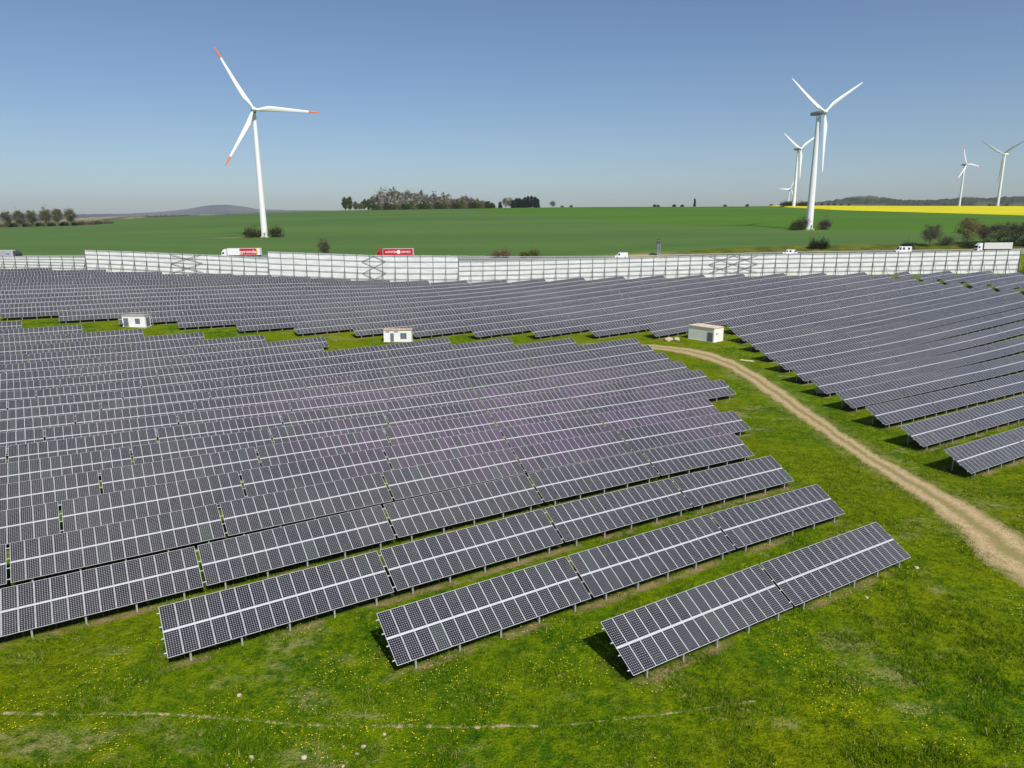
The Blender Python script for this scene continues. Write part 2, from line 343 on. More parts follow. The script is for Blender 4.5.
def bare_attr(X, Y):
    a = np.exp(-(((X-T1[0]+20)/11)**2+((Y-T1[1]+2)/4)**2))*1.3
    b = np.exp(-(((X-60)/14)**2+((Y-330)/5)**2))*1.5
    c_ = np.exp(-(((X+3)/22)**2+((Y-329)/3)**2))*1.3
    return a+b+c_+np.exp(-(((X-T2[0])/3)**2+((Y-T2[1]+5)/3)**2))
def wild_attr(X, Y):
    a = np.exp(-(((X-T1[0]+1)/24)**2+((Y-T1[1]+4)/9)**2)*1.5)*1.6
    b = np.exp(-(((X-T2[0]-2)/16)**2+((Y-T2[1]+2)/4)**2))*1.3
    ln = np.exp(-((Y-(488+.02*X))/2.2)**2)*np.clip((X+170)/10, 0, 1)*np.clip((70-X)/60, 0, 1)*.9
    return np.clip(a+b+ln, 0, 1)
us = np.unique(np.r_[np.arange(-1800, -700, 100), np.arange(-700, 900, 10), np.arange(900, 1900, 100)])
ys2 = np.unique(np.r_[np.arange(327, 360, 1.5), np.arange(360, 540, 4), np.arange(540, 1300, 12), np.arange(1300, 2100, 60)])
f0 = sheet('crop_field', us, ys2, [M_crop], attrs={'crop': crop_attr, 'verge': verge_attr, 'bare': bare_attr, 'wild': wild_attr}); tag(f0, kind='structure')
# rapeseed in flower behind the young crop, standing half a metre to a metre tall
g = NT('rapeseed_flowers'); P = g.n('ShaderNodeNewGeometry').outputs['Position']
n = g.noise(g.scalev(P, .01, .05, 0), 1, 4, .6); g.col(g.mix(g.ramp(n, .35, .65), (.50,.44,.004), (.62,.55,.006))); g.rough(.9); g.b.inputs['Specular IOR Level'].default_value = .1
M_rape = g.mat
pxs = np.linspace(770, 1120, 90); lo = np.interp(pxs, [770,790,840,1024,1120], [206.4,207.6,210.2,215.2,217])
def inv_y(px, y):            # distance at which the field is seen at image height y, for laying out the field border
    Y = np.linspace(500, YC, 600); X = (px-512)/716*Y; yy = hor(px)-ground(X, Y)/Y*716
    i = int(np.argmin(np.abs(yy-y))); return Y[i]
vb = []; NR = 10
for px, y in zip(pxs, lo):
    Yl = inv_y(px, y)
    for q in range(NR):
        t = q/(NR-1); Yq = Yl*(1-t)+(YC+60)*t; u_ = (px-512)/716
        vb.append((u_*Yq, Yq, gz(u_*Yq, Yq)+(1.0 if 0 < q else .0)))
me = bpy.data.meshes.new('rapeseed_field')
me.from_pydata(vb, [], [(i*NR+q, (i+1)*NR+q, (i+1)*NR+q+1, i*NR+q+1) for i in range(len(pxs)-1) for q in range(NR-1)])
me.materials.append(M_rape); me.update(); tag(link('rapeseed_field', me), kind='structure')
# far land beyond the crest, out to the horizon
g = NT('far_land'); P = g.n('ShaderNodeNewGeometry').outputs['Position']
v = g.n('ShaderNodeTexVoronoi'); g.l(g.scalev(P, .0016, .0030, 0), v.inputs[0]); v.inputs['Scale'].default_value = 1
sp = g.n('ShaderNodeSeparateColor'); g.l(v.outputs['Color'], sp.inputs[0])
c = g.mix(g.ramp(sp.outputs[0], .3, .7), (.05,.09,.02), (.16,.14,.07)); c = g.mix(g.ramp(sp.outputs[1], .85, .9), c, (.5,.45,.02)); g.col(c); g.rough(.95)
M_far = g.mat
vx = []; fx = []
yy = [2000,3000,4500,7000,9500]; xx = np.linspace(-1.3, 1.3, 27)
for Y in yy:
    for u_ in xx: vx.append((u_*Y, Y, gz(u_*Y, 2090)-.2 if Y == 2000 else -20 - (Y-2000)*.002))
nx = len(xx)
for j in range(len(yy)-1):
    for i in range(nx-1): fx.append((j*nx+i, j*nx+i+1, (j+1)*nx+i+1, (j+1)*nx+i))
me = bpy.data.meshes.new('far_land'); me.from_pydata(vx, [], fx); me.materials.append(M_far); me.update(); tag(link('far_land', me), kind='structure')
# hills
def hill(name, Y, prof, depth, mat, bumps=0., seed=1):
    g_ = np.random.default_rng(seed); pxs = np.arange(prof[0][0], prof[-1][0]+.1, .8)
    ty = np.interp(pxs, [p[0] for p in prof], [p[1] for p in prof])
    nb = np.convolve(g_.normal(0, 1, len(pxs)), np.ones(3)/3, 'same')*bumps
    top = (hor(pxs)-ty)/716*Y + nb
    v = []; prof_t = [(-1., 0.), (-.7, .35), (-.35, .8), (-.1, .97), (0, 1.), (.4, .7), (1., 0.)]
    for px, t in zip(pxs, top):
        for d, hgt in prof_t:
            Yq = Y+d*depth; b = -30; v.append(((px-512)/716*Yq, Yq, b+(t-b)*hgt + (nb[0]*0)))
    n_ = len(prof_t); f = [(i*n_+q, (i+1)*n_+q, (i+1)*n_+q+1, i*n_+q+1) for i in range(len(pxs)-1) for q in range(n_-1)]
    me = bpy.data.meshes.new(name); me.from_pydata(v, [], f); me.materials.append(mat); me.polygons.foreach_set('use_smooth', [True]*len(f)); me.update()
    return tag(link(name, me), kind='structure')
def wood_mat(name, a, b, c_, s):
    g = NT(name); P = g.n('ShaderNodeNewGeometry').outputs['Position']
    n = g.noise(g.scalev(P, s, s*.4, s*3), 1, 5, .7); n2 = g.noise(g.scalev(P, s*.12, s*.1, s*.6), 1, 3, .6)
    g.col(g.mix(g.ramp(n2, .5, .6), g.mix(g.ramp(n, .35, .65), a, b), c_)); g.rough(.95); g.b.inputs['Specular IOR Level'].default_value = .1; return g.mat
M_hillR = wood_mat('wooded_hillside', (.020,.030,.014), (.050,.060,.030), (.085,.095,.05), .03)
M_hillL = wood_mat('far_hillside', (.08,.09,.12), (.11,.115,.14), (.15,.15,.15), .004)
hill('wooded_hill', 3000, [(770,208),(800,204.8),(815,203.2),(830,201),(845,198.5),(857,197),(870,196.8),(885,198),(893,199.4),(905,200.6),(930,200.4),(950,199.4),(962,197.6),(985,198.8),(1005,197.6),(1024,196.5),(1080,195.5),(1180,200)], 500, M_hillR, 2.2, 4)
hill('distant_hills', 6000, [(-160,216),(0,215),(84,214.4),(130,213.9),(160,212.4),(190,209.4),(205,206.6),(215,205.6),(230,205.2),(245,206.8),(260,209.3),(290,210.4),(320,210.6),(360,211.4),(420,212)], 1500, M_hillL, 1.2, 5)
hill('low_ridge', 2600, [(-160,221),(0,219.8),(80,217.6),(150,216),(220,214.6),(300,212.6),(360,212.5)], 300, wood_mat('hedgerow_ridge', (.045,.035,.022), (.07,.06,.035), (.26,.23,.12), .02), 1.6, 6)

# --- the lane
g = NT('dirt_lane'); P = g.n('ShaderNodeNewGeometry').outputs['Position']; uv = g.n('ShaderNodeUVMap').outputs[0]
sx = g.n('ShaderNodeSeparateXYZ'); g.l(uv, sx.inputs[0]); t = sx.outputs[0]
n1 = g.noise(P, .35, 5, .7); n2 = g.noise(P, 2.6, 5, .75); n3 = g.noise(P, 9, 3, .7)
c = g.mix(g.ramp(n2, .3, .7), (.21,.145,.060), (.40,.295,.140)); c = g.mix(g.math('MULTIPLY', g.ramp(n3, .40, .65), .6), c, (.52,.43,.26))
gr = g.mix(g.ramp(n2, .35, .65), (.070,.110,.010), (.26,.23,.07))
wob = g.math('MULTIPLY', g.math('SUBTRACT', n1, .5), .16)
tt = g.math('ABSOLUTE', g.math('SUBTRACT', g.math('ADD', t, wob), .5))               # 0 centre, .5 edges
rut = g.ramp(g.math('ABSOLUTE', g.math('SUBTRACT', tt, .235)), .13, .03)
loose = g.mix(g.ramp(n3, .35, .65), (.36,.265,.13), (.58,.455,.25))
c = g.mix(g.math('MULTIPLY', g.math('MULTIPLY', rut, g.ramp(n2, .3, .6)), .85), c, loose)
midm = g.math('MULTIPLY', g.ramp(tt, .14, .03), g.ramp(g.math('ADD', g.math('MULTIPLY', n2, .6), g.math('MULTIPLY', n3, .4)), .40, .56))
c = g.mix(g.math('MULTIPLY', midm, .85), c, gr)
e_n = g.math('MULTIPLY', g.math('SUBTRACT', g.math('ADD', n2, n1), 1.), .5)
eg = g.ramp(g.math('ADD', g.math('ABSOLUTE', g.math('SUBTRACT', t, .5)), e_n), .38, .47)
c = g.mix(g.math('MULTIPLY', eg, .9), c, gr); g.col(c); g.rough(.95); g.b.inputs['Specular IOR Level'].default_value = .1; g.bump(g.math('ADD', n2, n3), .6, .08)
M_lane = g.mat
tag(strip('dirt_track', LANE_L, LANE_R, M_lane, .05, 9, .34, .4), kind='structure')
TR = [(-60,35.2),(-45,35.6),(-30.8,36.),(-27,35.8),(-23.6,36.),(-18.8,35.8),(-16.3,35.5),(-13.2,35.1),(-10.8,35.),(-6.7,35.),(-2.6,34.9),(3,35.2),(9,36.2),(15,37.6)]
g = NT('trodden_soil'); P = g.n('ShaderNodeNewGeometry').outputs['Position']; n1 = g.noise(P, 1.2, 5, .8); n2 = g.noise(P, 6, 3, .7)
c = g.mix(g.ramp(n2, .3, .7), (.25,.20,.10), (.46,.37,.22)); g.col(g.mix(g.ramp(n1, .52, .44), (.075,.12,.010), c) if False else g.mix(g.ramp(n1, .48, .59), (.085,.13,.011), c)); g.rough(.95); g.b.inputs['Specular IOR Level'].default_value = .1
tag(strip('trodden_path', [(x, y-.10) for x, y in TR], [(x, y+.13) for x, y in TR], g.mat, .025, 4, .06, .35), kind='structure')

# ------------------------------------------------------------------ motorway
g = NT('road_surface'); P = g.n('ShaderNodeNewGeometry').outputs['Position']
n = g.noise(g.scalev(P, .05, 1.2, 1), 1, 4, .6); g.col(g.mix(g.ramp(n, .3, .7), (.19,.185,.175), (.27,.26,.245))); g.rough(.85); M_road = g.mat
def ribbon(name, y0, y1, lift, mat, x0=-900, x1=1100, dash=None):
    m = MB(); xs_ = np.arange(x0, x1, 12.)
    for a, b in zip(xs_[:-1], xs_[1:]):
        if dash: b = a+dash
        m.face([(a, y0, road_z(a)+lift), (b, y0, road_z(b)+lift), (b, y1, road_z(b)+lift), (a, y1, road_z(a)+lift)])
    return m.build(name, mat)
M_white = simple('road_paint', (.75,.75,.72), .7)
tag(ribbon('motorway', 298.5, 311, 0, M_road), kind='structure'); tag(ribbon('motorway', 314, 326.6, 0, M_road), kind='structure')
g = NT('median_grass'); g.col((.08,.10,.02)); g.rough(.95)
tag(ribbon('median_strip', 311, 314, -.02, g.mat), kind='structure')
mk = MB()
for y in (299.3, 310.4, 314.5, 326.0):
    xs_ = np.arange(-900, 1100, 12.)
    for a, b in zip(xs_[:-1], xs_[1:]): mk.face([(a, y-.1, road_z(a)+.012), (b, y-.1, road_z(b)+.012), (b, y+.1, road_z(b)+.012), (a, y+.1, road_z(a)+.012)])
for y in (302.6, 306.6, 318.2, 322.2):
    for a in np.arange(-600, 700, 18.): mk.face([(a, y-.08, road_z(a)+.012), (a+6, y-.08, road_z(a+6)+.012), (a+6, y+.08, road_z(a+6)+.012), (a, y+.08, road_z(a)+.012)])
tag(mk.build('lane_markings', M_white), kind='structure')
M_galv = simple('galvanised_steel', (.55,.56,.57), .45, .6, .08)
def guardrail(y, label):
    t = thing('guard_rail', (0, y, road_z(0)), label, 'guard rail', 'steel guard rails along the motorway')
    m = MB(); zz0 = road_z(0)
    for a in np.arange(-420, 520, 8.):
        m.bar((a, 0, road_z(a)+.62-zz0), (a+8, 0, road_z(a+8)+.62-zz0), .3 if False else .16)
        m.box((a, -.09, road_z(a)+.48-zz0), (a+8, -.06, road_z(a)+.8-zz0))
    m.build('rail', M_galv, t)
    m = MB()
    for a in np.arange(-420, 520, 4.): m.box((a-.05, -.05, road_z(a)-zz0-.1), (a+.05, .05, road_z(a)+.6-zz0))
    o = m.build('post', M_galv, t); tag(o, kind='stuff')
guardrail(312.5, 'long grey steel guard rail in the median between the two carriageways')
guardrail(327.2, 'long grey steel guard rail at the far edge of the motorway below the fields')

# ------------------------------------------------------------------ solar tables
def solar_mat(name='solar_cells'):
    g = NT(name); uv = g.n('ShaderNodeUVMap').outputs[0]
    s = g.n('ShaderNodeSeparateXYZ'); g.l(uv, s.inputs[0])
    cx = g.math('MULTIPLY', g.math('FRACT', s.outputs[0]), 6.); cy = g.math('MULTIPLY', g.math('FRACT', s.outputs[1]), 12.)
    fx_ = g.math('ABSOLUTE', g.math('SUBTRACT', g.math('FRACT', cx), .5)); fy_ = g.math('ABSOLUTE', g.math('SUBTRACT', g.math('FRACT', cy), .5))
    edge = g.math('MAXIMUM', fx_, fy_); corner = g.math('ADD', fx_, fy_)
    line = g.math('MAXIMUM', g.math('MULTIPLY', g.math('GREATER_THAN', edge, .474), .45), g.math('GREATER_THAN', corner, .80))
    # id of the module and of the cell
    idv = g.n('ShaderNodeCombineXYZ'); g.l(g.math('FLOOR', s.outputs[0]), idv.inputs[0]); g.l(g.math('FLOOR', s.outputs[1]), idv.inputs[1])
    oi = g.n('ShaderNodeObjectInfo'); g.l(oi.outputs['Random'], idv.inputs[2])
    wn = g.n('ShaderNodeTexWhiteNoise', noise_dimensions='3D'); g.l(idv.outputs[0], wn.inputs[0])
    sc_ = g.n('ShaderNodeSeparateColor'); g.l(wn.outputs['Color'], sc_.inputs[0])
    cell = g.mix(sc_.outputs[0], (.006,.006,.010), (.014,.013,.019))
    # violet sheen painted into the cell colour; some modules have a greenish anti-reflection coat
    P = g.n('ShaderNodeNewGeometry').outputs['Position']
    sheen_n = g.noise(P, .045, 3, .6)
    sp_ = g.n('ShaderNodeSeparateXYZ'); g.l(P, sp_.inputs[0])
    def sheen_patch(cx_, cy_, rx_, ry_):
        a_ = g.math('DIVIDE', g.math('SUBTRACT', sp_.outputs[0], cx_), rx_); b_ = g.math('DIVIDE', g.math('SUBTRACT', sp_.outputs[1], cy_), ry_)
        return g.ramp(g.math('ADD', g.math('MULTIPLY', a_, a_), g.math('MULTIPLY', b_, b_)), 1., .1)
    area = g.math('MAXIMUM', sheen_patch(-2., 107., 50., 42.), sheen_patch(36., 215., 9., 16.))      # areas given the painted violet sheen
    viol_sheen = g.math('MULTIPLY', g.math('MULTIPLY', g.ramp(sheen_n, .36, .58), area), g.ramp(sc_.outputs[1], -.2, .6))
    cell = g.mix(g.math('MULTIPLY', viol_sheen, .85), cell, (.070,.030,.080))
    cell = g.mix(g.math('MULTIPLY', g.ramp(sc_.outputs[2], .93, 1.), .6), cell, (.030,.050,.036))
    cv = g.n('ShaderNodeTexWhiteNoise', noise_dimensions='3D'); cid = g.n('ShaderNodeCombineXYZ')
    g.l(g.math('FLOOR', g.math('MULTIPLY', s.outputs[0], 6.)), cid.inputs[0]); g.l(g.math('FLOOR', g.math('MULTIPLY', s.outputs[1], 12.)), cid.inputs[1]); g.l(oi.outputs['Random'], cid.inputs[2]); g.l(cid.outputs[0], cv.inputs[0])
    cell = g.mix(g.math('MULTIPLY', cv.outputs[0], .25), cell, (.040,.040,.050))
    col = g.mix(line, cell, (.48,.48,.51))
    dust = g.math('MULTIPLY_ADD', g.noise(P, .03, 3, .6), .8, g.math('MULTIPLY', g.noise(P, .8, 4, .7), .45))
    col = g.mix(g.math('MULTIPLY', g.ramp(dust, .45, .9), .13), col, (.30,.27,.22))
    g.col(col)
    g.rough(g.math('ADD', .16, g.math('MULTIPLY', sc_.outputs[1], .10)))
    g.b.inputs['Specular IOR Level'].default_value = .5
    g.b.inputs['Coat Weight'].default_value = .0
    return g.mat
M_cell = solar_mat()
M_alu = simple('aluminium_frame', (.60,.60,.62), .45, .3, .06, 3)
M_post = simple('galvanised_post', (.42,.42,.40), .55, .4, .12, 3)
M_back = simple('module_back_sheet', (.62,.62,.60), .7)
MW, MH, TH = 1.0, 1.935, .04     # module pitch, height, thickness
MID = .10                         # open joint between the lower and the upper line of modules
def add_module(m, x, y, i, j):
    g2 = .011; fr = .028
    x0, x1, y0, y1 = x+g2, x+MW-g2, y+.004, y+MH-.004
    m.box((x0, y0, -TH), (x1, y1, 0), 1)
    # the glass sits a millimetre proud of the frame's lip
    a, b, c_, d = x0+fr, x1-fr, y0+fr, y1-fr
    m.face([(a, c_, .0015), (b, c_, .0015), (b, d, .0015), (a, d, .0015)], 0, [(i+.001, j+.001), (i+.999, j+.001), (i+.999, j+.999), (i+.001, j+.999)])
_mods = {}
def module_mesh(j):
    if ('m', j) not in _mods:
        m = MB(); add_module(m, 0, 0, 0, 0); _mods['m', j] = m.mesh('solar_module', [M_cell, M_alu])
    return _mods['m', j]
def row_mesh(n, j):
    if (n, j) not in _mods:
        m = MB()
        for i in range(n): add_module(m, i*MW, 0, i, j)
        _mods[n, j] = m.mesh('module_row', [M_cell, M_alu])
    return _mods[n, j]
CL = .80
def post_xs(n): return [1.4+3.3*i for i in range(5)] if n == 16 else [1.0+3.0*i for i in range(max(2, int((n-1)/3)+0))]
def leg_front_mesh():
    if 'lf' not in _mods:
        m = MB(); m.box((-.06, .18, -1.35), (.06, .26, .0-.02)); _mods['lf'] = m.mesh('leg', M_post)
    return _mods['lf']
def leg_rear_mesh():
    if 'lr' not in _mods:
        m = MB(); m.box((-.06, 2.75, -1.6), (.06, 2.83, 1.48)); _mods['lr'] = m.mesh('leg', M_post)
    return _mods['lr']
def brace_mesh():
    if 'br' not in _mods:
        m = MB(); m.bar((0, .24, -.62), (0, 2.77, .55), .05); m.bar((0, .15, -.055), (0, 3.2, 1.705), .07); _mods['br'] = m.mesh('brace', M_post)
    return _mods['br']
ct, st_ = math.cos(TILT), math.sin(TILT)
def rail_mesh(n):
    if ('r', n) not in _mods:
        m = MB(); L = n*MW
        for s in (.42, 1.5, 2.42, 3.5):
            M = Matrix.Rotation(TILT, 4, 'X')
            m.box((-.16, s-.03, -.115), (L+.16, s+.03, -.045), 0, M)
        M = Matrix.Rotation(TILT, 4, 'X'); m.box((-.01, MH+.003, -.045), (L+.01, MH+MID-.003, -.012), 0, M)   # bright joint rail
        _mods['r', n] = m.mesh('rail', M_alu)
    return _mods['r', n]
def sup_mesh(n):
    if ('s', n) not in _mods:
        m = MB()
        for x in post_xs(n):
            m.box((x-.06, .18, -1.3), (x+.06, .26, -.02)); m.box((x-.06, 2.75, -1.6), (x+.06, 2.83, 1.48)); m.bar((x, .24, -.62), (x, 2.77, .55), .05)
        _mods['s', n] = m.mesh('support_frame', M_post)
    return _mods['s', n]
ROT = Matrix.Rotation(TILT, 4, 'X')
def table_matrix(a0, a1, b, n):
    x0, y0 = row_xy(a0, b); x1, y1 = row_xy(a1, b)
    z0 = gz(*row_xy(a0, b))+CL; z1 = gz(*row_xy(a1, b))+CL
    d = Vector((x1-x0, y1-y0, z1-z0)); s = d.length/(n*MW); d.normalize()
    h = Vector((-CA, SA, 0)); nn = d.cross(h).normalized(); h = nn.cross(d)
    M = Matrix(((d.x*s, h.x, nn.x, x0), (d.y*s, h.y, nn.y, y0), (d.z*s, h.z, nn.z, z0), (0, 0, 0, 1)))
    return M
ORD = ['zeroth','first','second','third','fourth','fifth','sixth','seventh','eighth','ninth','tenth','eleventh','twelfth','thirteenth','fourteenth','fifteenth','sixteenth','seventeenth','eighteenth','nineteenth','twentieth','twenty-first','twenty-second','twenty-third','twenty-fourth','twenty-fifth','twenty-sixth','twenty-seventh','twenty-eighth','twenty-ninth','thirtieth','thirty-first','thirty-second','thirty-third','thirty-fourth','thirty-fifth','thirty-sixth']
def project(p):
    q = Rr @ np.array(p, float)
    return (512+696*q[0]/q[2], 384+696*q[1]/q[2], q[2]) if q[2] > 1 else (9999, 9999, q[2])
def X_at(px, Y, dz=0., zf=None):
    x = (px-512)/716*Y
    for _ in range(4): x += (px-project((x, Y, (gz(x, Y) if zf is None else zf(x))+dz))[0])*Y/716
    return float(x)
def in_view(a0, a1, b, mx=14, my=40):
    pts = []
    for a in (a0, (a0+a1)/2, a1):
        for db, dz in ((0, 0), (3.4, 1.96)):
            x, y = row_xy(a, b+db); pts.append(project((x, y, gz(x, y)+CL+dz)))
    return any(-mx < p[0] < 1024+mx and p[1] < 768+my for p in pts)
tables = []     # (a0, a1, b, n, label)
GAP = .24
for k in range(1, 23):
    T = []
    if k in (5, 6): T.append((Gp(k, 1)+GAP/2, Gp(k, 1)+GAP/2+6.0, 6))
    j = endA[k]
    jl = leftA.get(k, -14)
    while j > jl:
        T.append((Gp(k, j-1)+GAP/2, Gp(k, j)-GAP/2, 16)); j -= 1
    for i, (a0, a1, n) in enumerate(T):
        if not in_view(a0, a1, PB(k)): continue
        if n == 6: lab = 'short solar table of six columns at the right end of the %s near row' % ORD[k]
        elif i == 0: lab = 'dark solar table at the right end of the %s near row' % ORD[k]
        else: lab = 'dark solar table, %s from the right end in the %s near row' % (ORD[i+1], ORD[k])
        tables.append((a0, a1, PB(k), n, lab))
for k in range(2, 36):
    segs = []; ST = 16.22
    if k <= 12:
        l, r_end = leftB[k], rightB.get(k, 420)
        if k >= 10: segs = [(l, 266.0, 'L'), (268.9, r_end, 'X')]
        else: segs = [(l, r_end, 'L')]
    elif k <= 15: segs = [(leftB[k], 266.0, 'L'), (268.9, rightB[k], 'X')]
    elif k <= 24: segs = [(leftB[k], rightB[k], 'L')]
    else: segs = [(rightB[k]-ST*14, rightB[k], 'R')]
    for l, r_end, mode in segs:
        T = []
        if k > 15 and mode == 'L': nT = round((r_end-l)/ST); ST_ = (r_end-l)/nT
        else: ST_ = ST
        if mode in 'LX':
            a = l
            while a < r_end-2.5:
                b_ = min(a+ST_, r_end); n = 16 if b_-a > ST_-.6 else int(b_-a)
                T.append((a+GAP/2, b_-GAP/2 if n == 16 else a+GAP/2+n, n)); a += ST_
        else:
            a = r_end
            for _ in range(14): T.append((a-ST+GAP/2, a-GAP/2, 16)); a -= ST
        for i, (a0, a1, n) in enumerate(T):
            if not in_view(a0, a1, PB(k)): continue
            rk = ORD[k-1]
            if mode == 'X': lab = ('grey solar table, %s beyond the service gap in the %s rear row' % (ORD[i+1], rk))
            elif mode == 'L': lab = ('grey solar table at the lane end of the %s rear row' % rk) if i == 0 else ('grey solar table, %s from the lane end in the %s rear row' % (ORD[i+1], rk))
            else: lab = ('grey solar table at the screen end of the %s rear row' % rk) if i == 0 else ('grey solar table, %s from the screen end in the %s rear row' % (ORD[i+1], rk))
            tables.append((a0, a1, PB(k), n, lab))
def dist_t(t):
    x, y = row_xy((t[0]+t[1])/2, t[2]); return math.hypot(x, y, gz(x, y))
tables.sort(key=dist_t)
print('TABLES', len(tables))
far = tables[300:]
GT = 'solar tables standing in parallel rows'
for idx, t in enumerate(tables[:300]):
    a0, a1, b, n, lab = t; M = table_matrix(a0, a1, b, n); D = dist_t(t)
    o = bpy.data.objects.new('solar_table', None); C.objects.link(o); o.matrix_world = M; o.empty_display_size = .5
    tag(o, lab, 'solar table', GT)
    for j, y0 in ((0, 0.), (1, MH+MID)):
        ML = ROT @ Matrix.Translation((0, y0, 0))
        if D < 78:
            e = bpy.data.objects.new('module_row', None); C.objects.link(e); e.parent = o; e.matrix_local = ML; e.empty_display_size = .3
            for i in range(n): link('solar_module', module_mesh(0), e, Matrix.Translation((i*MW, 0, 0)))
        else:
            link('module_row', row_mesh(n, j), o, ML)
    link('rail', rail_mesh(n), o)
    if D < 150:
        for x in post_xs(n):
            for me_ in (leg_front_mesh(), leg_rear_mesh()): link('leg', me_, o, Matrix.Translation((x, 0, 0)))
            link('brace', brace_mesh(), o, Matrix.Translation((x, 0, 0)))
    else: link('support_frame', sup_mesh(n), o)
if far:
    V = []; F = []; MI = []; UV = []; base = 0
    for t in far:
        a0, a1, b, n, lab = t; M = table_matrix(a0, a1, b, n)
        for src, ML, mo in ((row_mesh(n, 0), ROT, (0, 1)), (row_mesh(n, 1), ROT @ Matrix.Translation((0, MH+MID, 0)), (0, 1)), (rail_mesh(n), Matrix(), (1,)), (sup_mesh(n), Matrix(), (2,))):
            MM = M @ ML; vs = [tuple(MM @ v.co) for v in src.vertices]; V += vs
            ul = src.uv_layers[0].data if src.uv_layers else None
            for p in src.polygons:
                F.append(tuple(base+i for i in p.vertices)); MI.append(mo[min(p.material_index, len(mo)-1)])
                UV += [c for li in p.loop_indices for c in ((ul[li].uv[0], ul[li].uv[1]) if ul else (0, 0))]
            base += len(vs)
    me = bpy.data.meshes.new('solar_tables'); me.from_pydata(V, [], F)
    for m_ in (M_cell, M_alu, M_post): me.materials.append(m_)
    me.polygons.foreach_set('material_index', MI); l_ = me.uv_layers.new(name='uv'); l_.data.foreach_set('uv', UV); me.update()
    tag(link('solar_tables', me), 'farthest grey solar tables massed in rows below the tall white screen', 'solar tables', kind='stuff')

# ------------------------------------------------------------------ white screen beside the motorway
M_sheet = NT('white_screen_sheet'); g = M_sheet; P = g.n('ShaderNodeNewGeometry').outputs['Position']
n = g.noise(g.scalev(P, .2, 1, 1.5), 1, 4, .65); g.col(g.mix(g.ramp(n, .3, .7), (.62,.63,.62), (.84,.84,.83))); g.rough(.7); M_sheet = g.mat
M_steel = simple('dark_steel', (.15,.155,.16), .55, .4, .15, .8)
SY = 286.
TOPX = [(-215,-13.2),(-172.2,-13.7),(-172.2,-11.1),(-154.6,-11.8),(-116.8,-13.7),(-98.4,-14.9),(-98.4,-12.3),(-51.4,-14.3),(-21.3,-14.6),(-21.3,-16.75),(0.4,-16.6),(52.2,-15.8),(76.5,-15.3),(104,-14.9),(155.8,-14.6),(206.4,-13.9)]
SEG = [(-215,-172.2,'lower white screen section at the far left beside the silver lorry',[]),
       (-172.2,-98.4,'tall white screen section with one large cross brace, second from the left',[(-137.6,-125.)]),
       (-98.4,-21.3,'highest white screen section, below the red lorry',[(-60.3,-50.8)]),
       (-21.3,206.4,'longest white screen section, ending at the right edge near the lane bushes',[(80.4,90.2),(90.2,100)])]
def seg_top(x, i):
    pts = [p for p in TOPX if SEG[i][0]-.01 <= p[0] <= SEG[i][1]+.01]
    if i == 0: pts = TOPX[:2]
    elif i == 1: pts = TOPX[2:6]
    elif i == 2: pts = TOPX[6:9]
    else: pts = TOPX[9:]
    return float(np.interp(x, [p[0] for p in pts], [p[1] for p in pts]))
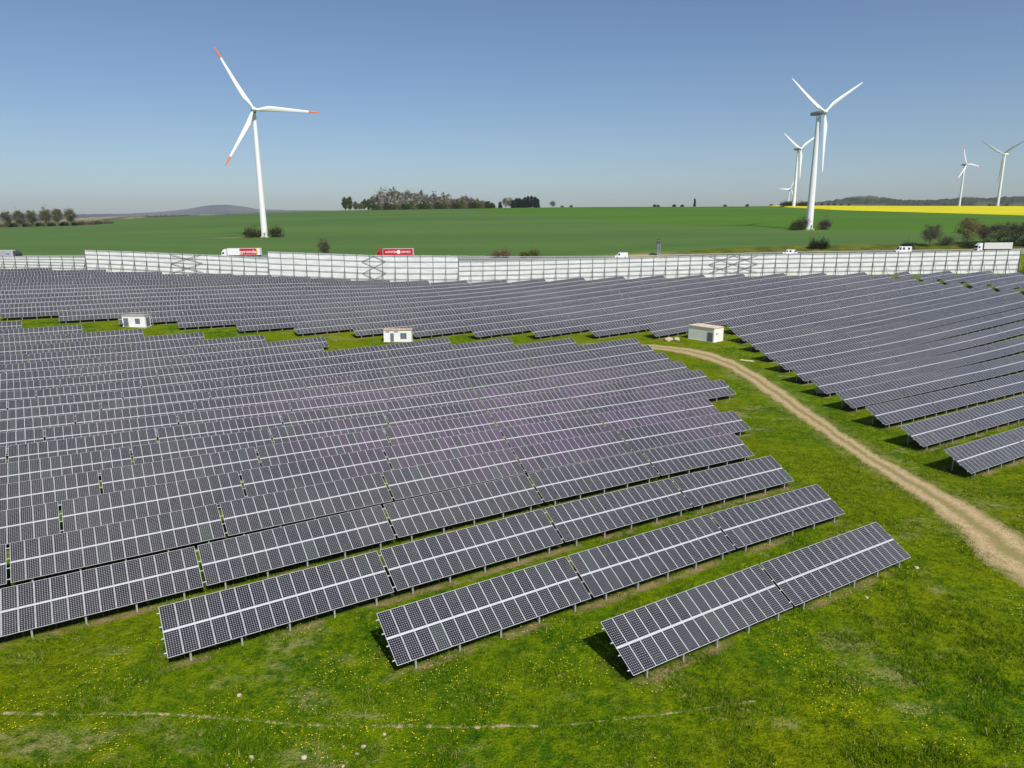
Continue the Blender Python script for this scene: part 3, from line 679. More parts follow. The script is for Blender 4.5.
for i, (x0, x1, lab, xb) in enumerate(SEG):
    t = thing('white_screen', (x0, SY, gz(x0, SY)), lab, 'screen', 'white screen sections along the motorway'); O = Vector(t.location)
    nP = max(1, round((x1-x0)/5.0)); px_ = np.linspace(x0+.05, x1-.05, nP+1)
    for a, b in zip(px_[:-1], px_[1:]):
        za, zb_ = seg_top(a, i), seg_top(b, i); ga, gb = gz(a, SY)+.15, gz(b, SY)+.15
        rowsN = 5
        m = MB()
        for q in range(rowsN):
            t0, t1 = q/rowsN, (q+1)/rowsN-.003
            A0 = Vector((a+.03, SY+.12, ga+(za-ga)*t0))-O; B0 = Vector((b-.03, SY+.12, gb+(zb_-gb)*t0))-O
            A1 = Vector((a+.03, SY+.12, ga+(za-ga)*t1))-O; B1 = Vector((b-.03, SY+.12, gb+(zb_-gb)*t1))-O
            off = Vector((0, .05, 0)); P8 = [A0, B0, B0+off, A0+off, A1, B1, B1+off, A1+off]; k = len(m.v); m.v += [tuple(p) for p in P8]
            for f in ((0,3,2,1),(4,5,6,7),(0,1,5,4),(1,2,6,5),(2,3,7,6),(3,0,4,7)): m.f.append(tuple(k+c for c in f)); m.m.append(0); m.uv.append(None)
        m.build('sheet_panel', M_sheet, t)
    for a in px_:
        m = MB(); ta = seg_top(a, i); ga = gz(a, SY)-.4
        m.box((a-.07-O.x, -.10, ga-O.z), (a+.07-O.x, .10, ta+.08-O.z))
        m.bar((a-O.x, -.05, ga+(ta-ga)*.62-O.z), (a-O.x, -3.0, gz(a, SY-3)-.2-O.z), .13)
        m.bar((a-O.x, -.05, ga+(ta-ga)*.30-O.z), (a-O.x, -1.6, gz(a, SY-1.6)+(ta-ga)*.28-O.z), .08)
        m.build('post', M_steel, t)
    for q in (.2, .4, .6, .8, .985):
        m = MB()
        for a, b in zip(px_[:-1], px_[1:]):
            ga, gb = gz(a, SY), gz(b, SY); za, zb_ = seg_top(a, i), seg_top(b, i)
            m.bar((a-O.x, -.14, ga+(za-ga)*q-O.z), (b-O.x, -.14, gb+(zb_-gb)*q-O.z), .11)
        m.build('rail', M_steel, t)
    for (a, b) in xb:
        m = MB(); mid_ = (a+b)/2; zt = seg_top(mid_, i); gb_ = gz(mid_, SY); H = zt-gb_
        hs = [.98, .8, .6, .4, .2]
        for q in range(4):
            za_, zb2 = gb_+H*hs[q]-O.z, gb_+H*hs[q+1]-O.z
            if (q % 2 == 0) == (i != 2): za_, zb2 = zb2, za_
            # from the middle post at zb2 out to the outer posts at za_
            lo_, hi_ = (za_, zb2) 
            m.bar((a-O.x, -.24, zb2), (mid_-O.x, -.24, za_), .13); m.bar((mid_-O.x, -.24, za_), (b-O.x, -.24, zb2), .13)
        m.build('cross_brace', M_steel, t)

# ------------------------------------------------------------------ wind turbines
M_tw = simple('turbine_white', (.80,.80,.79), .45, 0, .02, .05)
M_nac = simple('nacelle_grey', (.33,.33,.34), .5, 0, .1, .3)
M_or = simple('blade_tip_orange', (.80,.16,.025), .5, 0, .05)
M_rd = simple('blade_tip_red', (.62,.10,.07), .5, 0, .05)
M_con = simple('concrete', (.50,.47,.40), .85)
def turbine(pos, hub, blade, axis_deg, phase, label, tip=None, base_d=4.3, door=False, nac_len=10.5, nac_mat=None, over=4.5, chord=1.0, nac=1.0):
    t = thing('wind_turbine', pos, label, 'wind turbine', None)
    z0 = -.6
    m = MB(); N = 28; S_ = 14
    for i in range(S_+1):
        f = i/S_; r = base_d/2*(1-f)+base_d*.30*f; z = z0+(hub-1.9-z0)*f
        for k in range(N): m.v.append((r*math.cos(2*math.pi*k/N), r*math.sin(2*math.pi*k/N), z))
    for i in range(S_):
        for k in range(N):
            k2 = (k+1) % N; m.f.append((i*N+k, i*N+k2, (i+1)*N+k2, (i+1)*N+k)); m.m.append(0); m.uv.append(None)
    m.build('tower', M_tw, t, True)
    m = MB(); m.cyl((0, 0, -.1), (0, 0, 1), base_d*.75, .9, 0, 24); m.build('foundation', M_con, t)
    if door:
        m = MB(); m.box((.1, -base_d/2-.12, .9), (1.2, -base_d/2+.25, 3.1)); m.build('door', simple('blue_door', (.10,.25,.32), .5), t)
        m = MB()
        for s in range(4): m.box((-.2, -base_d/2-2.0+s*.45, .3), (1.5, -base_d/2-1.55+s*.45, .52+s*.22))
        m.build('steps', M_con, t)
    ax = R(axis_deg); A = Vector((math.sin(ax), math.cos(ax), 0)); Sd = Vector((A.y, -A.x, 0)); Up = Vector((0, 0, 1))
    # local frame of the head: x = axis towards the rotor
    MH_ = Matrix(((A.x, Sd.x, 0, 0), (A.y, Sd.y, 0, 0), (0, 0, 1, hub), (0, 0, 0, 1)))
    # nacelle: a tapered rounded box
    m = MB(); secs = [(-nac_len*.68, .75, .8), (-nac_len*.62, 1.25, 1.25), (-nac_len*.2, 1.65, 1.7), (nac_len*.22, 1.6, 1.65), (over-1.5, 1.2, 1.2)]
    K = 12
    for x, wy, wz in secs:
        for k in range(K):
            a = 2*math.pi*k/K; c_, s_ = math.cos(a), math.sin(a); e = .55
            m.v.append((x*nac, wy*nac*math.copysign(abs(c_)**e, c_), wz*nac*math.copysign(abs(s_)**e, s_)))
    for i in range(len(secs)-1):
        for k in range(K):
            k2 = (k+1) % K; m.f.append((i*K+k, i*K+k2, (i+1)*K+k2, (i+1)*K+k)); m.m.append(0); m.uv.append(None)
    m.f.append(tuple(reversed(range(K)))); m.m.append(0); m.uv.append(None)
    m.f.append(tuple((len(secs)-1)*K+k for k in range(K))); m.m.append(0); m.uv.append(None)
    o = m.build('nacelle', nac_mat or M_nac, t, False); o.matrix_local = MH_
    # rotor hub
    m = MB(); prof = [(-1.5, 1.25), (-.6, 1.55), (.5, 1.5), (1.4, 1.05), (1.9, .45), (2.05, .05)]
    for x, rr in prof:
        for k in range(16): m.v.append((over+x, rr*math.cos(2*math.pi*k/16), rr*math.sin(2*math.pi*k/16)))
    for i in range(len(prof)-1):
        for k in range(16):
            k2 = (k+1) % 16; m.f.append((i*16+k, i*16+k2, (i+1)*16+k2, (i+1)*16+k)); m.m.append(0); m.uv.append(None)
    o = m.build('rotor_hub', M_tw, t, True); o.matrix_local = MH_
    for b in range(3):
        th = R(180-phase+120*b)          # seen from the front, anticlockwise from the viewer's right
        d = Vector((0, math.cos(th), math.sin(th))); e = Vector((0, -math.sin(th), math.cos(th))); ax_ = Vector((1, 0, 0))
        m = MB(); st_ns = [(0, 1.5, 1.5, 0), (.05, 1.5, 1.4, 0), (.12, 2.4, 1.0, .1), (.22, 3.3, .75, .28), (.4, 2.7, .5, .32), (.6, 2.05, .35, .3), (.8, 1.45, .22, .25), (.83, 1.36, .2, .24), (.94, .95, .12, .2), (.985, .55, .08, .15), (1., .12, .04, .1)]
        K = 10
        for f, ch, thk, off in st_ns:
            ch = ch*chord
            tw = R(18)*(1-f)**1.5
            for k in range(K):
                a = 2*math.pi*k/K
                u_ = (math.cos(a)*.5+off)*ch; v_ = math.sin(a)*.5*thk*(1+.5*math.cos(a)*(f > .1))
                u2, v2 = u_*math.cos(tw)-v_*math.sin(tw), u_*math.sin(tw)+v_*math.cos(tw)
                m.v.append(tuple(Vector((over, 0, 0)) + d*(f*blade) - e*u2 + ax_*(v2 + f*f*1.2)))
        for i in range(len(st_ns)-1):
            for k in range(K):
                k2 = (k+1) % K; m.f.append((i*K+k, i*K+k2, (i+1)*K+k2, (i+1)*K+k)); m.m.append(1 if (tip and st_ns[i][0] >= .83) else 0); m.uv.append(None)
        m.f.append(tuple((len(st_ns)-1)*K+k for k in range(K))); m.m.append(1 if tip else 0); m.uv.append(None)
        o = m.build('blade', [M_tw, tip] if tip else [M_tw], t, True); o.matrix_local = MH_
    return t
def at_px(px, Y): x = X_at(px, Y); return (x, Y, gz(x, Y))
turbine((T1[0], T1[1], gz(*T1)), 80.5, 40.8, 158, 239.5, 'white wind turbine with orange blade tips, alone on the left', M_or, 4.3, True, chord=1.0)
turbine((T2[0], T2[1], gz(*T2)), 77.5, 39.5, 153, 272, 'largest plain white wind turbine on the right, bushes at its foot', None, 5.0, True, nac_len=11, chord=1.0, nac=.9, over=4.8)
turbine(at_px(793.5, 1030), 79, 41, 153, 272, 'plain white wind turbine just left of and behind the largest right-hand one', None, 4.6, chord=1.2)
turbine(at_px(786.6, 2000), 92, 42, 157, 300, 'tiniest distant white wind turbine, leftmost on the right-hand horizon', None, 5.2, chord=1.3)
turbine(at_px(958.2, 1400), 90, 37, 163, 234, 'small white wind turbine with red-tipped blades behind the yellow field', M_rd, 4.6, chord=1.2)
turbine(at_px(997, 1240), 90, 48, 250, 268, 'plain white wind turbine at the far right behind the yellow field', None, 4.8, chord=1.1, nac_mat=M_tw)

# ------------------------------------------------------------------ transformer houses
M_wall = simple('white_render', (.80,.80,.79), .75, 0, .06, .6)
M_cream = simple('cream_cladding', (.84,.82,.74), .7, 0, .05, .5)
M_roofC = simple('weathered_roof_felt', (.46,.34,.23), .85, 0, .35, .9)
M_roofG = simple('grey_brown_roof', (.36,.31,.27), .85, 0, .25, .9)
M_door = simple('grey_steel_door', (.13,.15,.17), .5, 0, .1)
M_lou = simple('louvre_grey', (.22,.25,.26), .5, .2, .1)
def louvre(t, nm, x0, x1, z0, z1, y, side='front', L=None):
    m = MB()
    def bx(a0, a1, b0, b1, c0, c1, mi=0):
        if side == 'front': m.box((a0, b0, c0), (a1, b1, c1), mi)
        else: m.box((b0, a0, c0), (b1, a1, c1), mi)
    s = -1 if side == 'front' else 1
    lo, hi = sorted((y, y+s*.05)); bx(x0, x1, lo, hi, z0, z1)
    for i in range(int((z1-z0)/.22)):
        lo, hi = sorted((y+s*.05, y+s*.085)); bx(x0+.05, x1-.05, lo, hi, z0+.06+i*.22, z0+.16+i*.22, 1)
    return m.build(nm, [M_door, M_lou], t)
def station(loc, rz, L, D, H, label, roofm, wallm, items, roof_over=.15, sill=True):
    t = thing('transformer_house', loc, label, 'transformer house', 'transformer houses between the solar blocks', rz)
    m = MB(); m.box((0, 0, -.5), (L, D, H)); m.build('wall', wallm, t)
    m = MB(); m.box((-roof_over, -roof_over, H+.002), (L+roof_over, D+roof_over, H+.10)); m.box((-roof_over+.1, -roof_over+.1, H+.10), (L+roof_over-.1, D+roof_over-.1, H+.17))
    m.build('roof', roofm, t)
    m = MB(); m.box((-.12, -.12, -.6), (L+.12, D+.12, .12)); m.build('plinth', M_con, t)
    for it in items: louvre(t, *it)
    return t
station((-103.0, 183.2, gz(-100, 184)), R(-3), 6.2, 2.6, 3.0, 'white transformer house with two grey front openings, leftmost of the three', M_roofG, M_wall,
        [('door', .35, 1.65, .1, 2.4, 0.), ('louvre', 3.5, 4.8, .9, 2.3, 0.), ('door', .5, 2.1, .1, 2.5, 6.2, 'side')])
station((-33.0, 177.5, gz(-29, 178)), R(1), 7.1, 2.6, 3.05, 'white transformer house with orange-brown roof, half hidden by the near tables', M_roofC, M_wall,
        [('door', 1.7, 2.6, .1, 2.3, 0.), ('louvre', 4.3, 5.9, .8, 2.35, 0.), ('vent', .6, 1.5, 2.55, 2.8, 0.), ('vent', 2.7, 3.7, 2.55, 2.8, 0.)])
a3 = math.atan2(173.4-179.5, 51.0-46.1)
station((46.1, 179.5, gz(49, 176)), a3, math.hypot(4.9, 6.1), 4.0, 3.55, 'cream-sided transformer house beside the bend of the dirt lane', simple('pale_sandy_roof', (.60,.50,.36), .85, 0, .2, .8), M_cream,
        [('door', 5.9, 7.5, .1, 2.5, 0.), ('vent', .9, 1.4, 1.9, 2.35, 7.82, 'side')])

# ------------------------------------------------------------------ vehicles
M_tyre = simple('tyre_rubber', (.02,.02,.02), .8)
M_rim = simple('wheel_rim', (.35,.35,.35), .4, .7)
M_glass = NT('vehicle_glass'); M_glass.col((.015,.02,.025)); M_glass.rough(.08); M_glass = M_glass.mat
M_vw = simple('vehicle_white', (.78,.78,.78), .35, 0, .03)
M_vred = simple('vehicle_red', (.50,.012,.018), .4, 0, .05)
M_tarp = simple('tarpaulin_white', (.76,.76,.74), .6, 0, .04)
M_tgrey = simple('trailer_grey', (.42,.42,.43), .5, .2, .08)
M_black = simple('chassis_black', (.03,.03,.032), .7)
M_yel = simple('stripe_yellow', (.80,.45,.03), .5)
def wheel(t, x, y, r=.5, wdt=.3):
    m = MB(); m.cyl((x, y, r), (0, 1, 0), r, wdt, 0, 18); o = m.build('wheel', M_tyre, t)
    m = MB(); m.cyl((x, y-wdt/2-.01 if y < 0 else y+wdt/2+.01, r), (0, 1, 0), r*.55, .03, 0, 14); m.build('rim', M_rim, o)
def text(nm, s, size, loc, mat, parent, squash=1.0):
    cu = bpy.data.curves.new(nm, 'FONT'); cu.body = s; cu.size = size; cu.align_x = 'CENTER'; cu.align_y = 'CENTER'; cu.extrude = .01; cu.offset = .02
    o = bpy.data.objects.new(nm, cu); C.objects.link(o)
    dg = bpy.context.evaluated_depsgraph_get(); me = bpy.data.meshes.new_from_object(o.evaluated_get(dg)); bpy.data.objects.remove(o)
    me.materials.clear(); me.materials.append(mat); o = link(nm, me, parent)
    o.location = loc; o.rotation_euler = (R(90), 0, 0); o.scale = (squash, 1, 1); return o
def lorry(x_front, Y, heading, label, cabm, boxm, red=None, txt=None, Lbox=13.6, skirt=None):
    """heading -1: drives to the left; local +x is backwards along the lorry for -1"""
    t = thing('lorry', (x_front, Y, road_z(x_front)+.01), label, 'lorry', 'lorries on the motorway'); s = 1 if heading < 0 else -1
    def B(m, x0, x1, y0, y1, z0, z1, mi=0):
        a, b = sorted((x0*s, x1*s)); m.box((a, y0, z0), (b, y1, z1), mi)
    # cab with raked windscreen and roof deflector
    m = MB()
    prof = [(.0, .5), (.0, 1.6), (.18, 2.75), (.75, 3.35), (1.5, 3.8), (2.2, 3.85), (2.2, .5)]
    n = len(m.v); 
    for yy_ in (-1.22, 1.22): m.v += [(px_*s, yy_, pz) for px_, pz in prof]
    K = len(prof)
    m.f.append(tuple(n+i for i in range(K))); m.f.append(tuple(n+K+i for i in reversed(range(K))))
    for i in range(K): m.f.append((n+i, n+K+i, n+K+(i+1) % K, n+(i+1) % K))
    m.m += [0]*(K+2); m.uv += [None]*(K+2)
    cab = m.build('cab', cabm, t)
    m = MB(); m.face([(-.02*s, -1.1, 1.7), (-.02*s, 1.1, 1.7), (.14*s, 1.1, 2.65), (.14*s, -1.1, 2.65)]); B(m, .35, 1.2, -1.235, -1.222, 1.6, 2.45); B(m, .35, 1.2, 1.222, 1.235, 1.6, 2.45); m.build('window', M_glass, cab)
    m = MB(); B(m, -.05, .15, -1.2, 1.2, .35, .85); m.build('bumper', M_black, t)
    for yy_ in (-.9, .9):
        m = MB(); B(m, -.07, -.04, yy_-.2, yy_+.2, .9, 1.1); m.build('headlight', M_rim, t)
    m = MB(); B(m, 1.0, 2.8+Lbox, -.45, .45, .75, 1.05); B(m, 7, 9, -1.2, 1.2, .5, 1.05); m.build('chassis', M_black, t)
    x0, x1 = 2.75, 2.75+Lbox
    m = MB(); B(m, x0, x1, -1.27, 1.27, 1.15, 4.0); tr = m.build('trailer_box', boxm, t)
    m = MB(); B(m, x0-.02, x1+.02, -1.29, 1.29, 4.0, 4.06); B(m, x0-.02, x1+.02, -1.29, 1.29, 1.05, 1.15)
    B(m, x0-.03, x0+.08, -1.29, 1.29, 1.15, 4.0); B(m, x1-.08, x1+.03, -1.29, 1.29, 1.15, 4.0); m.build('trailer_frame', M_vw if red != 'dark' else M_black, t)
    if red and red != 'dark':
        for (r0, r1, mt) in red:
            m = MB(); B(m, x0+r0, x0+r1, -1.30, -1.272, 1.2, 3.95); m.build('side_panel', mt, tr)
        if txt: text('lettering', txt[0], txt[1], ((x0+txt[2])*s, -1.315, 2.55), M_vw, tr, txt[3])
    for xx in (1.3, 5.3, x1-3.9, x1-2.6, x1-1.3):
        for yy_ in (-1.08, 1.08): wheel(t, xx*s, yy_)
    return t
lorry(X_at(222.5, 320, 2, road_z), 320, -1, 'white lorry with a red lettered panel and yellow tail stripe, below the left turbine', M_vw, M_tarp, [(5.5, 13.0, M_vred), (13.0, 13.55, M_yel)], ('gyronda', 2.0, 9.2, 1.15), 14.6)
l2 = lorry(X_at(377.3, 320, 2, road_z), 320, -1, 'red lorry with white lettering on its trailer, above the middle screen', M_vred, M_vred, [(.1, 13.5, M_vred)], ('AUTOTEILE    SERVICE', 1.15, 6.8, 1.0), 13.6)
m = MB(); m.cyl((2.75+7.1, -1.315, 2.6), (0, 1, 0), .85, .03, 0, 20); m.build('round_emblem', M_vw, l2)
lorry(X_at(976, 320, 2, road_z), 320, -1, 'white-cabbed lorry with pale grey trailer at the right edge', M_vw, simple('trailer_pale_grey', (.62,.60,.57), .6, 0, .06), 'dark', None, 12.9)
l4 = lorry(X_at(20.5, 306, 2, road_z), 306, 1, 'silver-grey lorry with a blue emblem, cut by the left edge', simple('cab_dark_green', (.05,.06,.045), .4), M_tgrey, [(.3, 13.3, M_tgrey)])
m = MB(); m.cyl((-(2.75+1.9), -1.315, 2.6), (0, 1, 0), .8, .03, 0, 20); e = m.build('emblem', simple('emblem_pale_blue', (.35,.48,.55), .5), l4)
m = MB(); m.box((-(2.75+2.6), -1.345, 2.35), (-(2.75+1.1), -1.332, 2.75)); m.build('emblem_bar', simple('emblem_navy', (.02,.05,.12), .5), e)
def van(x_front, Y, label, L=5.6, H=2.3, nm='van', cat='van', kind='van'):
    t = thing(nm, (x_front, Y, road_z(x_front)+.01), label, cat, 'white vans on the motorway')
    if kind == 'van': prof = [(0, .35), (0, .95), (.9, 1.25), (1.7, H*.93), (2.3, H), (L, H), (L, .35)]
    else: prof = [(0, .35), (0, .8), (1.2, .98), (1.9, H*.96), (2.6, H), (L-1.0, H*.98), (L, 1.1), (L, .35)]
    m = MB(); K = len(prof)
    for yy_ in (-.95, .95): m.v += [(a, yy_, b) for a, b in prof]
    m.f = [tuple(range(K)), tuple(K+i for i in reversed(range(K)))]+[(i, K+i, K+(i+1) % K, (i+1) % K) for i in range(K)]; m.m = [0]*(K+2); m.uv = [None]*(K+2)
    b = m.build('body', M_vw, t)
    m = MB(); a, c_ = prof[2], prof[3]
    for side in (-1, 1):
        y = side*.955
        m.face([(a[0]+.35, y, a[1]+.02), (2.35, y, a[1]+.02), (2.35, y, H*.88), (c_[0]+.12, y, H*.88)])
        if kind != 'van' or L > 6: m.face([(3.0, y, a[1]+.05), (3.9, y, a[1]+.05), (3.9, y, H*.86), (3.0, y, H*.86)])
        if L > 6: m.face([(5.3, y, a[1]+.05), (6.2, y, a[1]+.05), (6.2, y, H*.82), (5.3, y, H*.82)])
    d = Vector((c_[0]-a[0], 0, c_[1]-a[1])); nn = Vector((-d.z, 0, d.x)).normalized()*.01
    m.face([(a[0]+.05*d.x+nn.x, -.8, a[1]+.05*d.z+nn.z), (a[0]+.05*d.x+nn.x, .8, a[1]+.05*d.z+nn.z), (a[0]+.95*d.x+nn.x, .8, a[1]+.95*d.z+nn.z), (a[0]+.95*d.x+nn.x, -.8, a[1]+.95*d.z+nn.z)])
    m.build('window', M_glass, b)
    m = MB(); m.box((-.06, -.9, .35), (.1, .9, .65)); m.box((L-.05, -.9, .35), (L+.06, .9, .65)); m.build('bumper', M_black, t)
    for xx in (1.05, L-1.2):
        for yy_ in (-.85, .85): wheel(t, xx, yy_, .36, .22)
    return t
van(X_at(895, 321, 1, road_z), 321, 'white motorhome-like van below the bare roadside tree on the right', 7.0, 2.75)
van(X_at(782, 321, 1, road_z), 321, 'low white van below the largest right-hand turbine', 6.6, 2.1, kind='car')
van(X_at(614.5, 322, 1, road_z), 322, 'white panel van on the road near the middle of the screen', 5.9, 2.5)

# ------------------------------------------------------------------ trees and shrubs
def leafmat(name, a, b, rough=.85):
    g = NT(name); oi = g.n('ShaderNodeObjectInfo'); P = g.n('ShaderNodeNewGeometry').outputs['Position']
    at = g.attr('shade_id'); n = g.noise(P, .35, 3, .6)
    g.col(g.mix(g.math('ADD', g.math('MULTIPLY', at, .6), g.math('MULTIPLY', n, .4)), a, b)); g.rough(rough); g.b.inputs['Specular IOR Level'].default_value = .15
    return g.mat
M_bark = simple('bark', (.13,.10,.075), .9, 0, .2, 1)
M_barkP = simple('pale_bark', (.34,.30,.24), .9, 0, .2, 1)
LM = {'spring': leafmat('spring_leaves', (.06,.065,.020), (.16,.155,.055)), 'bare': leafmat('bare_twigs', (.095,.078,.045), (.21,.175,.11)),
      'green': leafmat('fresh_green_leaves', (.04,.065,.008), (.12,.155,.018)), 'olive': leafmat('olive_leaves', (.028,.036,.010), (.075,.080,.020)),
      'dark': leafmat('dark_needles', (.010,.017,.008), (.028,.038,.018)), 'rust': leafmat('rust_brown_leaves', (.10,.062,.030), (.22,.14,.075)),
      'twigdark': leafmat('dark_twigs', (.05,.042,.03), (.11,.095,.06)), 'tan': leafmat('dry_reeds', (.22,.17,.08), (.35,.28,.13))}
_tree = {}
def tree_mesh(kind, shape, seed, h, rad, nleaf, leaf, base, thin=1.0):
    key = (kind, shape, seed, round(h), round(rad, 1), nleaf)
    if key in _tree: return _tree[key]
    g_ = np.random.default_rng(seed*17+3)
    tr = MB(); tips = []
    def limb(p, d, L, r, lev):
        p = Vector(p); q = p
        for s in range(3):
            d = (d + Vector(g_.normal(0, .13, 3))).normalized(); q2 = q + d*L/3
            tr.bar(q, q2, 2*r*(1-.28*s), 0, 5, 2*r*(1-.28*(s+1))); q = q2
            if lev > 1: tips.append(q.copy())
        if lev < 3:
            for _ in range(int(g_.integers(2, 5))):
                nd = (d + Vector(g_.normal(0, .75, 3))).normalized(); nd.z = abs(nd.z)*.6+.25; nd.normalize()
                limb(q, nd, L*g_.uniform(.5, .75), r*.45, lev+1)
        tips.append(q.copy())
    if shape in ('round', 'tall'):
        tr.bar((0, 0, -.3), (0, 0, base+.15*h), h*.045, 0, 7, h*.032)
        for a in range(7):
            an = a*2.4+g_.uniform(0, 1); zz = base+ h*.05+ g_.uniform(0, .35)*h
            limb((0, 0, min(zz, base+.4*h)), Vector((math.cos(an), math.sin(an), .9 if shape == 'round' else 1.7)).normalized(), h*.26, h*.012, 1)
        limb((0, 0, base+.15*h), Vector((0, 0, 1)), h*.5, h*.016, 1)
    elif shape == 'cone': tr.bar((0, 0, -.3), (0, 0, h*.95), h*.035, 0, 7, h*.006)
    else:
        for a in range(8): limb((g_.normal(0, rad*.2), g_.normal(0, rad*.2), -.2), Vector((math.cos(a*.8)*.6, math.sin(a*.8)*.6, 1)).normalized(), h*.45, h*.012, 2)
    cl = []
    if shape == 'cone':
        nc = 90
        for i in range(nc):
            z = h*(.06+.92*g_.uniform()**1.1); rr = rad*(1-z/h)*.92+.15; a = g_.uniform(0, 6.28); cl.append((rr*math.cos(a)*g_.uniform(.5, 1), rr*math.sin(a)*g_.uniform(.5, 1), z, .35+rad*.2))
    else:
        nc = 46 if shape != 'bush' else 34
        for i in range(nc):
            v = g_.normal(0, 1, 3); v /= np.linalg.norm(v); q = g_.uniform(.35, 1.)**.5
            lump = 1+.18*math.sin(3*math.atan2(v[1], v[0])+seed)+.12*v[2]
            if shape == 'bush': z = abs(v[2])*q*h*.82*lump+.08*h; c_ = (v[0]*q*rad*lump, v[1]*q*rad*lump, z, rad*.27)
            else:
                hc = (h-base)/2; z = base+hc+v[2]*q*hc*.95; c_ = (v[0]*q*rad*lump, v[1]*q*rad*lump, z, rad*.24)
            cl.append(c_)
        for tp in tips[::max(1, len(tips)//30)]: 
            if tp.z > base*.8 and math.hypot(tp.x, tp.y) < rad*.9: cl.append((tp.x, tp.y, min(tp.z, h), rad*.16))
    V = []; F = []; ID = []
    per = max(4, nleaf//len(cl))
    for (x, y, z, s) in cl:
        cid = g_.uniform()
        for _ in range(per):
            p = np.array([x, y, z])+g_.normal(0, 1, 3)*s*np.array([1, 1, .8])
            if p[2] < .05: p[2] = abs(p[2])*.5+.05
            a = g_.normal(0, 1, 3); a /= np.linalg.norm(a); b = np.cross(a, g_.normal(0, 1, 3)); b /= np.linalg.norm(b)
            L = leaf*g_.uniform(.6, 1.3); W_ = L*thin; k = len(V)
            V += [p-a*L/2, p+b*W_/2, p+a*L/2, p-b*W_/2]; F.append((k, k+1, k+2, k+3)); ID.append(min(1, max(0, cid*.7+g_.uniform(0, .3))))
    me = bpy.data.meshes.new('crown'); me.from_pydata([tuple(v) for v in V], [], F); me.materials.append(LM[kind])
    at = me.attributes.new('shade_id', 'FLOAT', 'FACE'); at.data.foreach_set('value', ID); me.update()
    tm = tr.mesh('trunk', M_barkP if kind == 'bare' else M_bark)
    _tree[key] = (me, tm); return _tree[key]
def plant(nm, px, Y, h, rad, kind, shape, label, cat, group=None, seed=1, nleaf=1400, leaf=.5, base=None, thin=.8, X=None, dz=0, sc_=1.):
    x = X_at(px, Y) if X is None else X
    if base is None: base = h*.22 if shape in ('round', 'tall') else 0
    cr, tk = tree_mesh(kind, shape, seed, h, rad, nleaf, leaf, base, thin)
    t = thing(nm, (x, Y, gz(x, Y)+dz), label, cat, group, random.uniform(0, 6.28) if shape != 'bush' else 0)
    link('crown', cr, t); link('trunk', tk, t); t.scale = (sc_*random.uniform(.93, 1.07), sc_*random.uniform(.93, 1.07), sc_); return t
# bushes round the feet of the turbines
plant('bush', 251.5, 479, 7.6, 4.8, 'olive', 'bush', 'round olive bush just left of the orange-tipped turbine\'s foot', 'bush', seed=1, leaf=.55, nleaf=2600)
plant('bush', 259.5, 486, 5.0, 2.6, 'olive', 'bush', 'small olive bush behind the orange-tipped turbine\'s foot', 'bush', seed=2, leaf=.5)
plant('bush', 276.5, 481, 7.6, 4.4, 'olive', 'bush', 'round olive bush just right of the orange-tipped turbine\'s foot', 'bush', seed=3, leaf=.55, nleaf=2600)
plant('bush', 796.5, 500, 8.0, 5.2, 'olive', 'bush', 'broad olive bush, leftmost at the foot of the largest right-hand turbine', 'bush', seed=4, leaf=.55, nleaf=2600)
plant('bush', 804.5, 505, 10, 4.8, 'twigdark', 'bush', 'taller brownish bush touching the left of the largest right-hand turbine', 'bush', seed=5, leaf=.55, nleaf=2400)
plant('bush', 823.8, 503, 9.0, 4.8, 'twigdark', 'bush', 'round dark bush just right of the largest right-hand turbine', 'bush', seed=6, leaf=.55, nleaf=2600)
# verge of the motorway
plant('bare_tree', 324.5, 331, 7.6, 2.6, 'twigdark', 'tall', 'thin bare brown tree standing alone between the two red-marked lorries', 'tree', seed=7, leaf=.5, thin=.25, base=1.0, nleaf=3600)
for i, (px, h, rad, kd, lab) in enumerate([(497, 3.6, 2.8, 'rust', 'low rusty brown bush, leftmost above the middle screen'), (504.5, 4.4, 3.2, 'rust', 'taller rusty brown bush beside two green ones'), (525, 3.4, 2.2, 'green', 'small fresh green bush, left of a pair above the middle screen'), (534.5, 4.6, 3.2, 'green', 'larger fresh green bush, right of a pair above the middle screen')]):
    plant('bush', px, 329.5+i*.7, h, rad, kd, 'bush', lab, 'bush', seed=11+i, leaf=.4, nleaf=1500, dz=-.3)
plant('bush', 814.5, 336, 5.0, 2.8, 'dark', 'bush', 'dark green bush, left of a pair on the bank below the largest turbine', 'bush', seed=16, leaf=.4, nleaf=2200)
plant('bush', 822.5, 336, 4.6, 3.0, 'dark', 'bush', 'dark green bush, right of a pair on the bank below the largest turbine', 'bush', seed=17, leaf=.4, nleaf=2200)
plant('bare_tree', 929.5, 337, 9.6, 4.0, 'twigdark', 'round', 'bare grey-brown tree, leftmost of the roadside trees at the right', 'tree', seed=18, leaf=.55, thin=.22, base=2.2, nleaf=5200)
plant('bush', 907, 334, 2.8, 3.6, 'dark', 'bush', 'low dark bush behind the white motorhome-like van', 'bush', seed=19, leaf=.4)
plant('bush', 946, 340, 5.2, 4.6, 'twigdark', 'bush', 'dull brown bush between the bare tree and the rust-brown one', 'bush', seed=20, leaf=.45, thin=.4, nleaf=2400)
plant('rust_brown_tree', 966.5, 340, 11.6, 4.6, 'rust', 'round', 'rust-brown budding tree, fullest of the roadside trees at the right', 'tree', seed=21, leaf=.45, thin=.6, base=2., nleaf=3800)
plant('bush', 969, 334, 3.6, 4.4, 'olive', 'bush', 'olive bush at the foot of the rust-brown tree', 'bush', seed=22, leaf=.4, nleaf=2200)
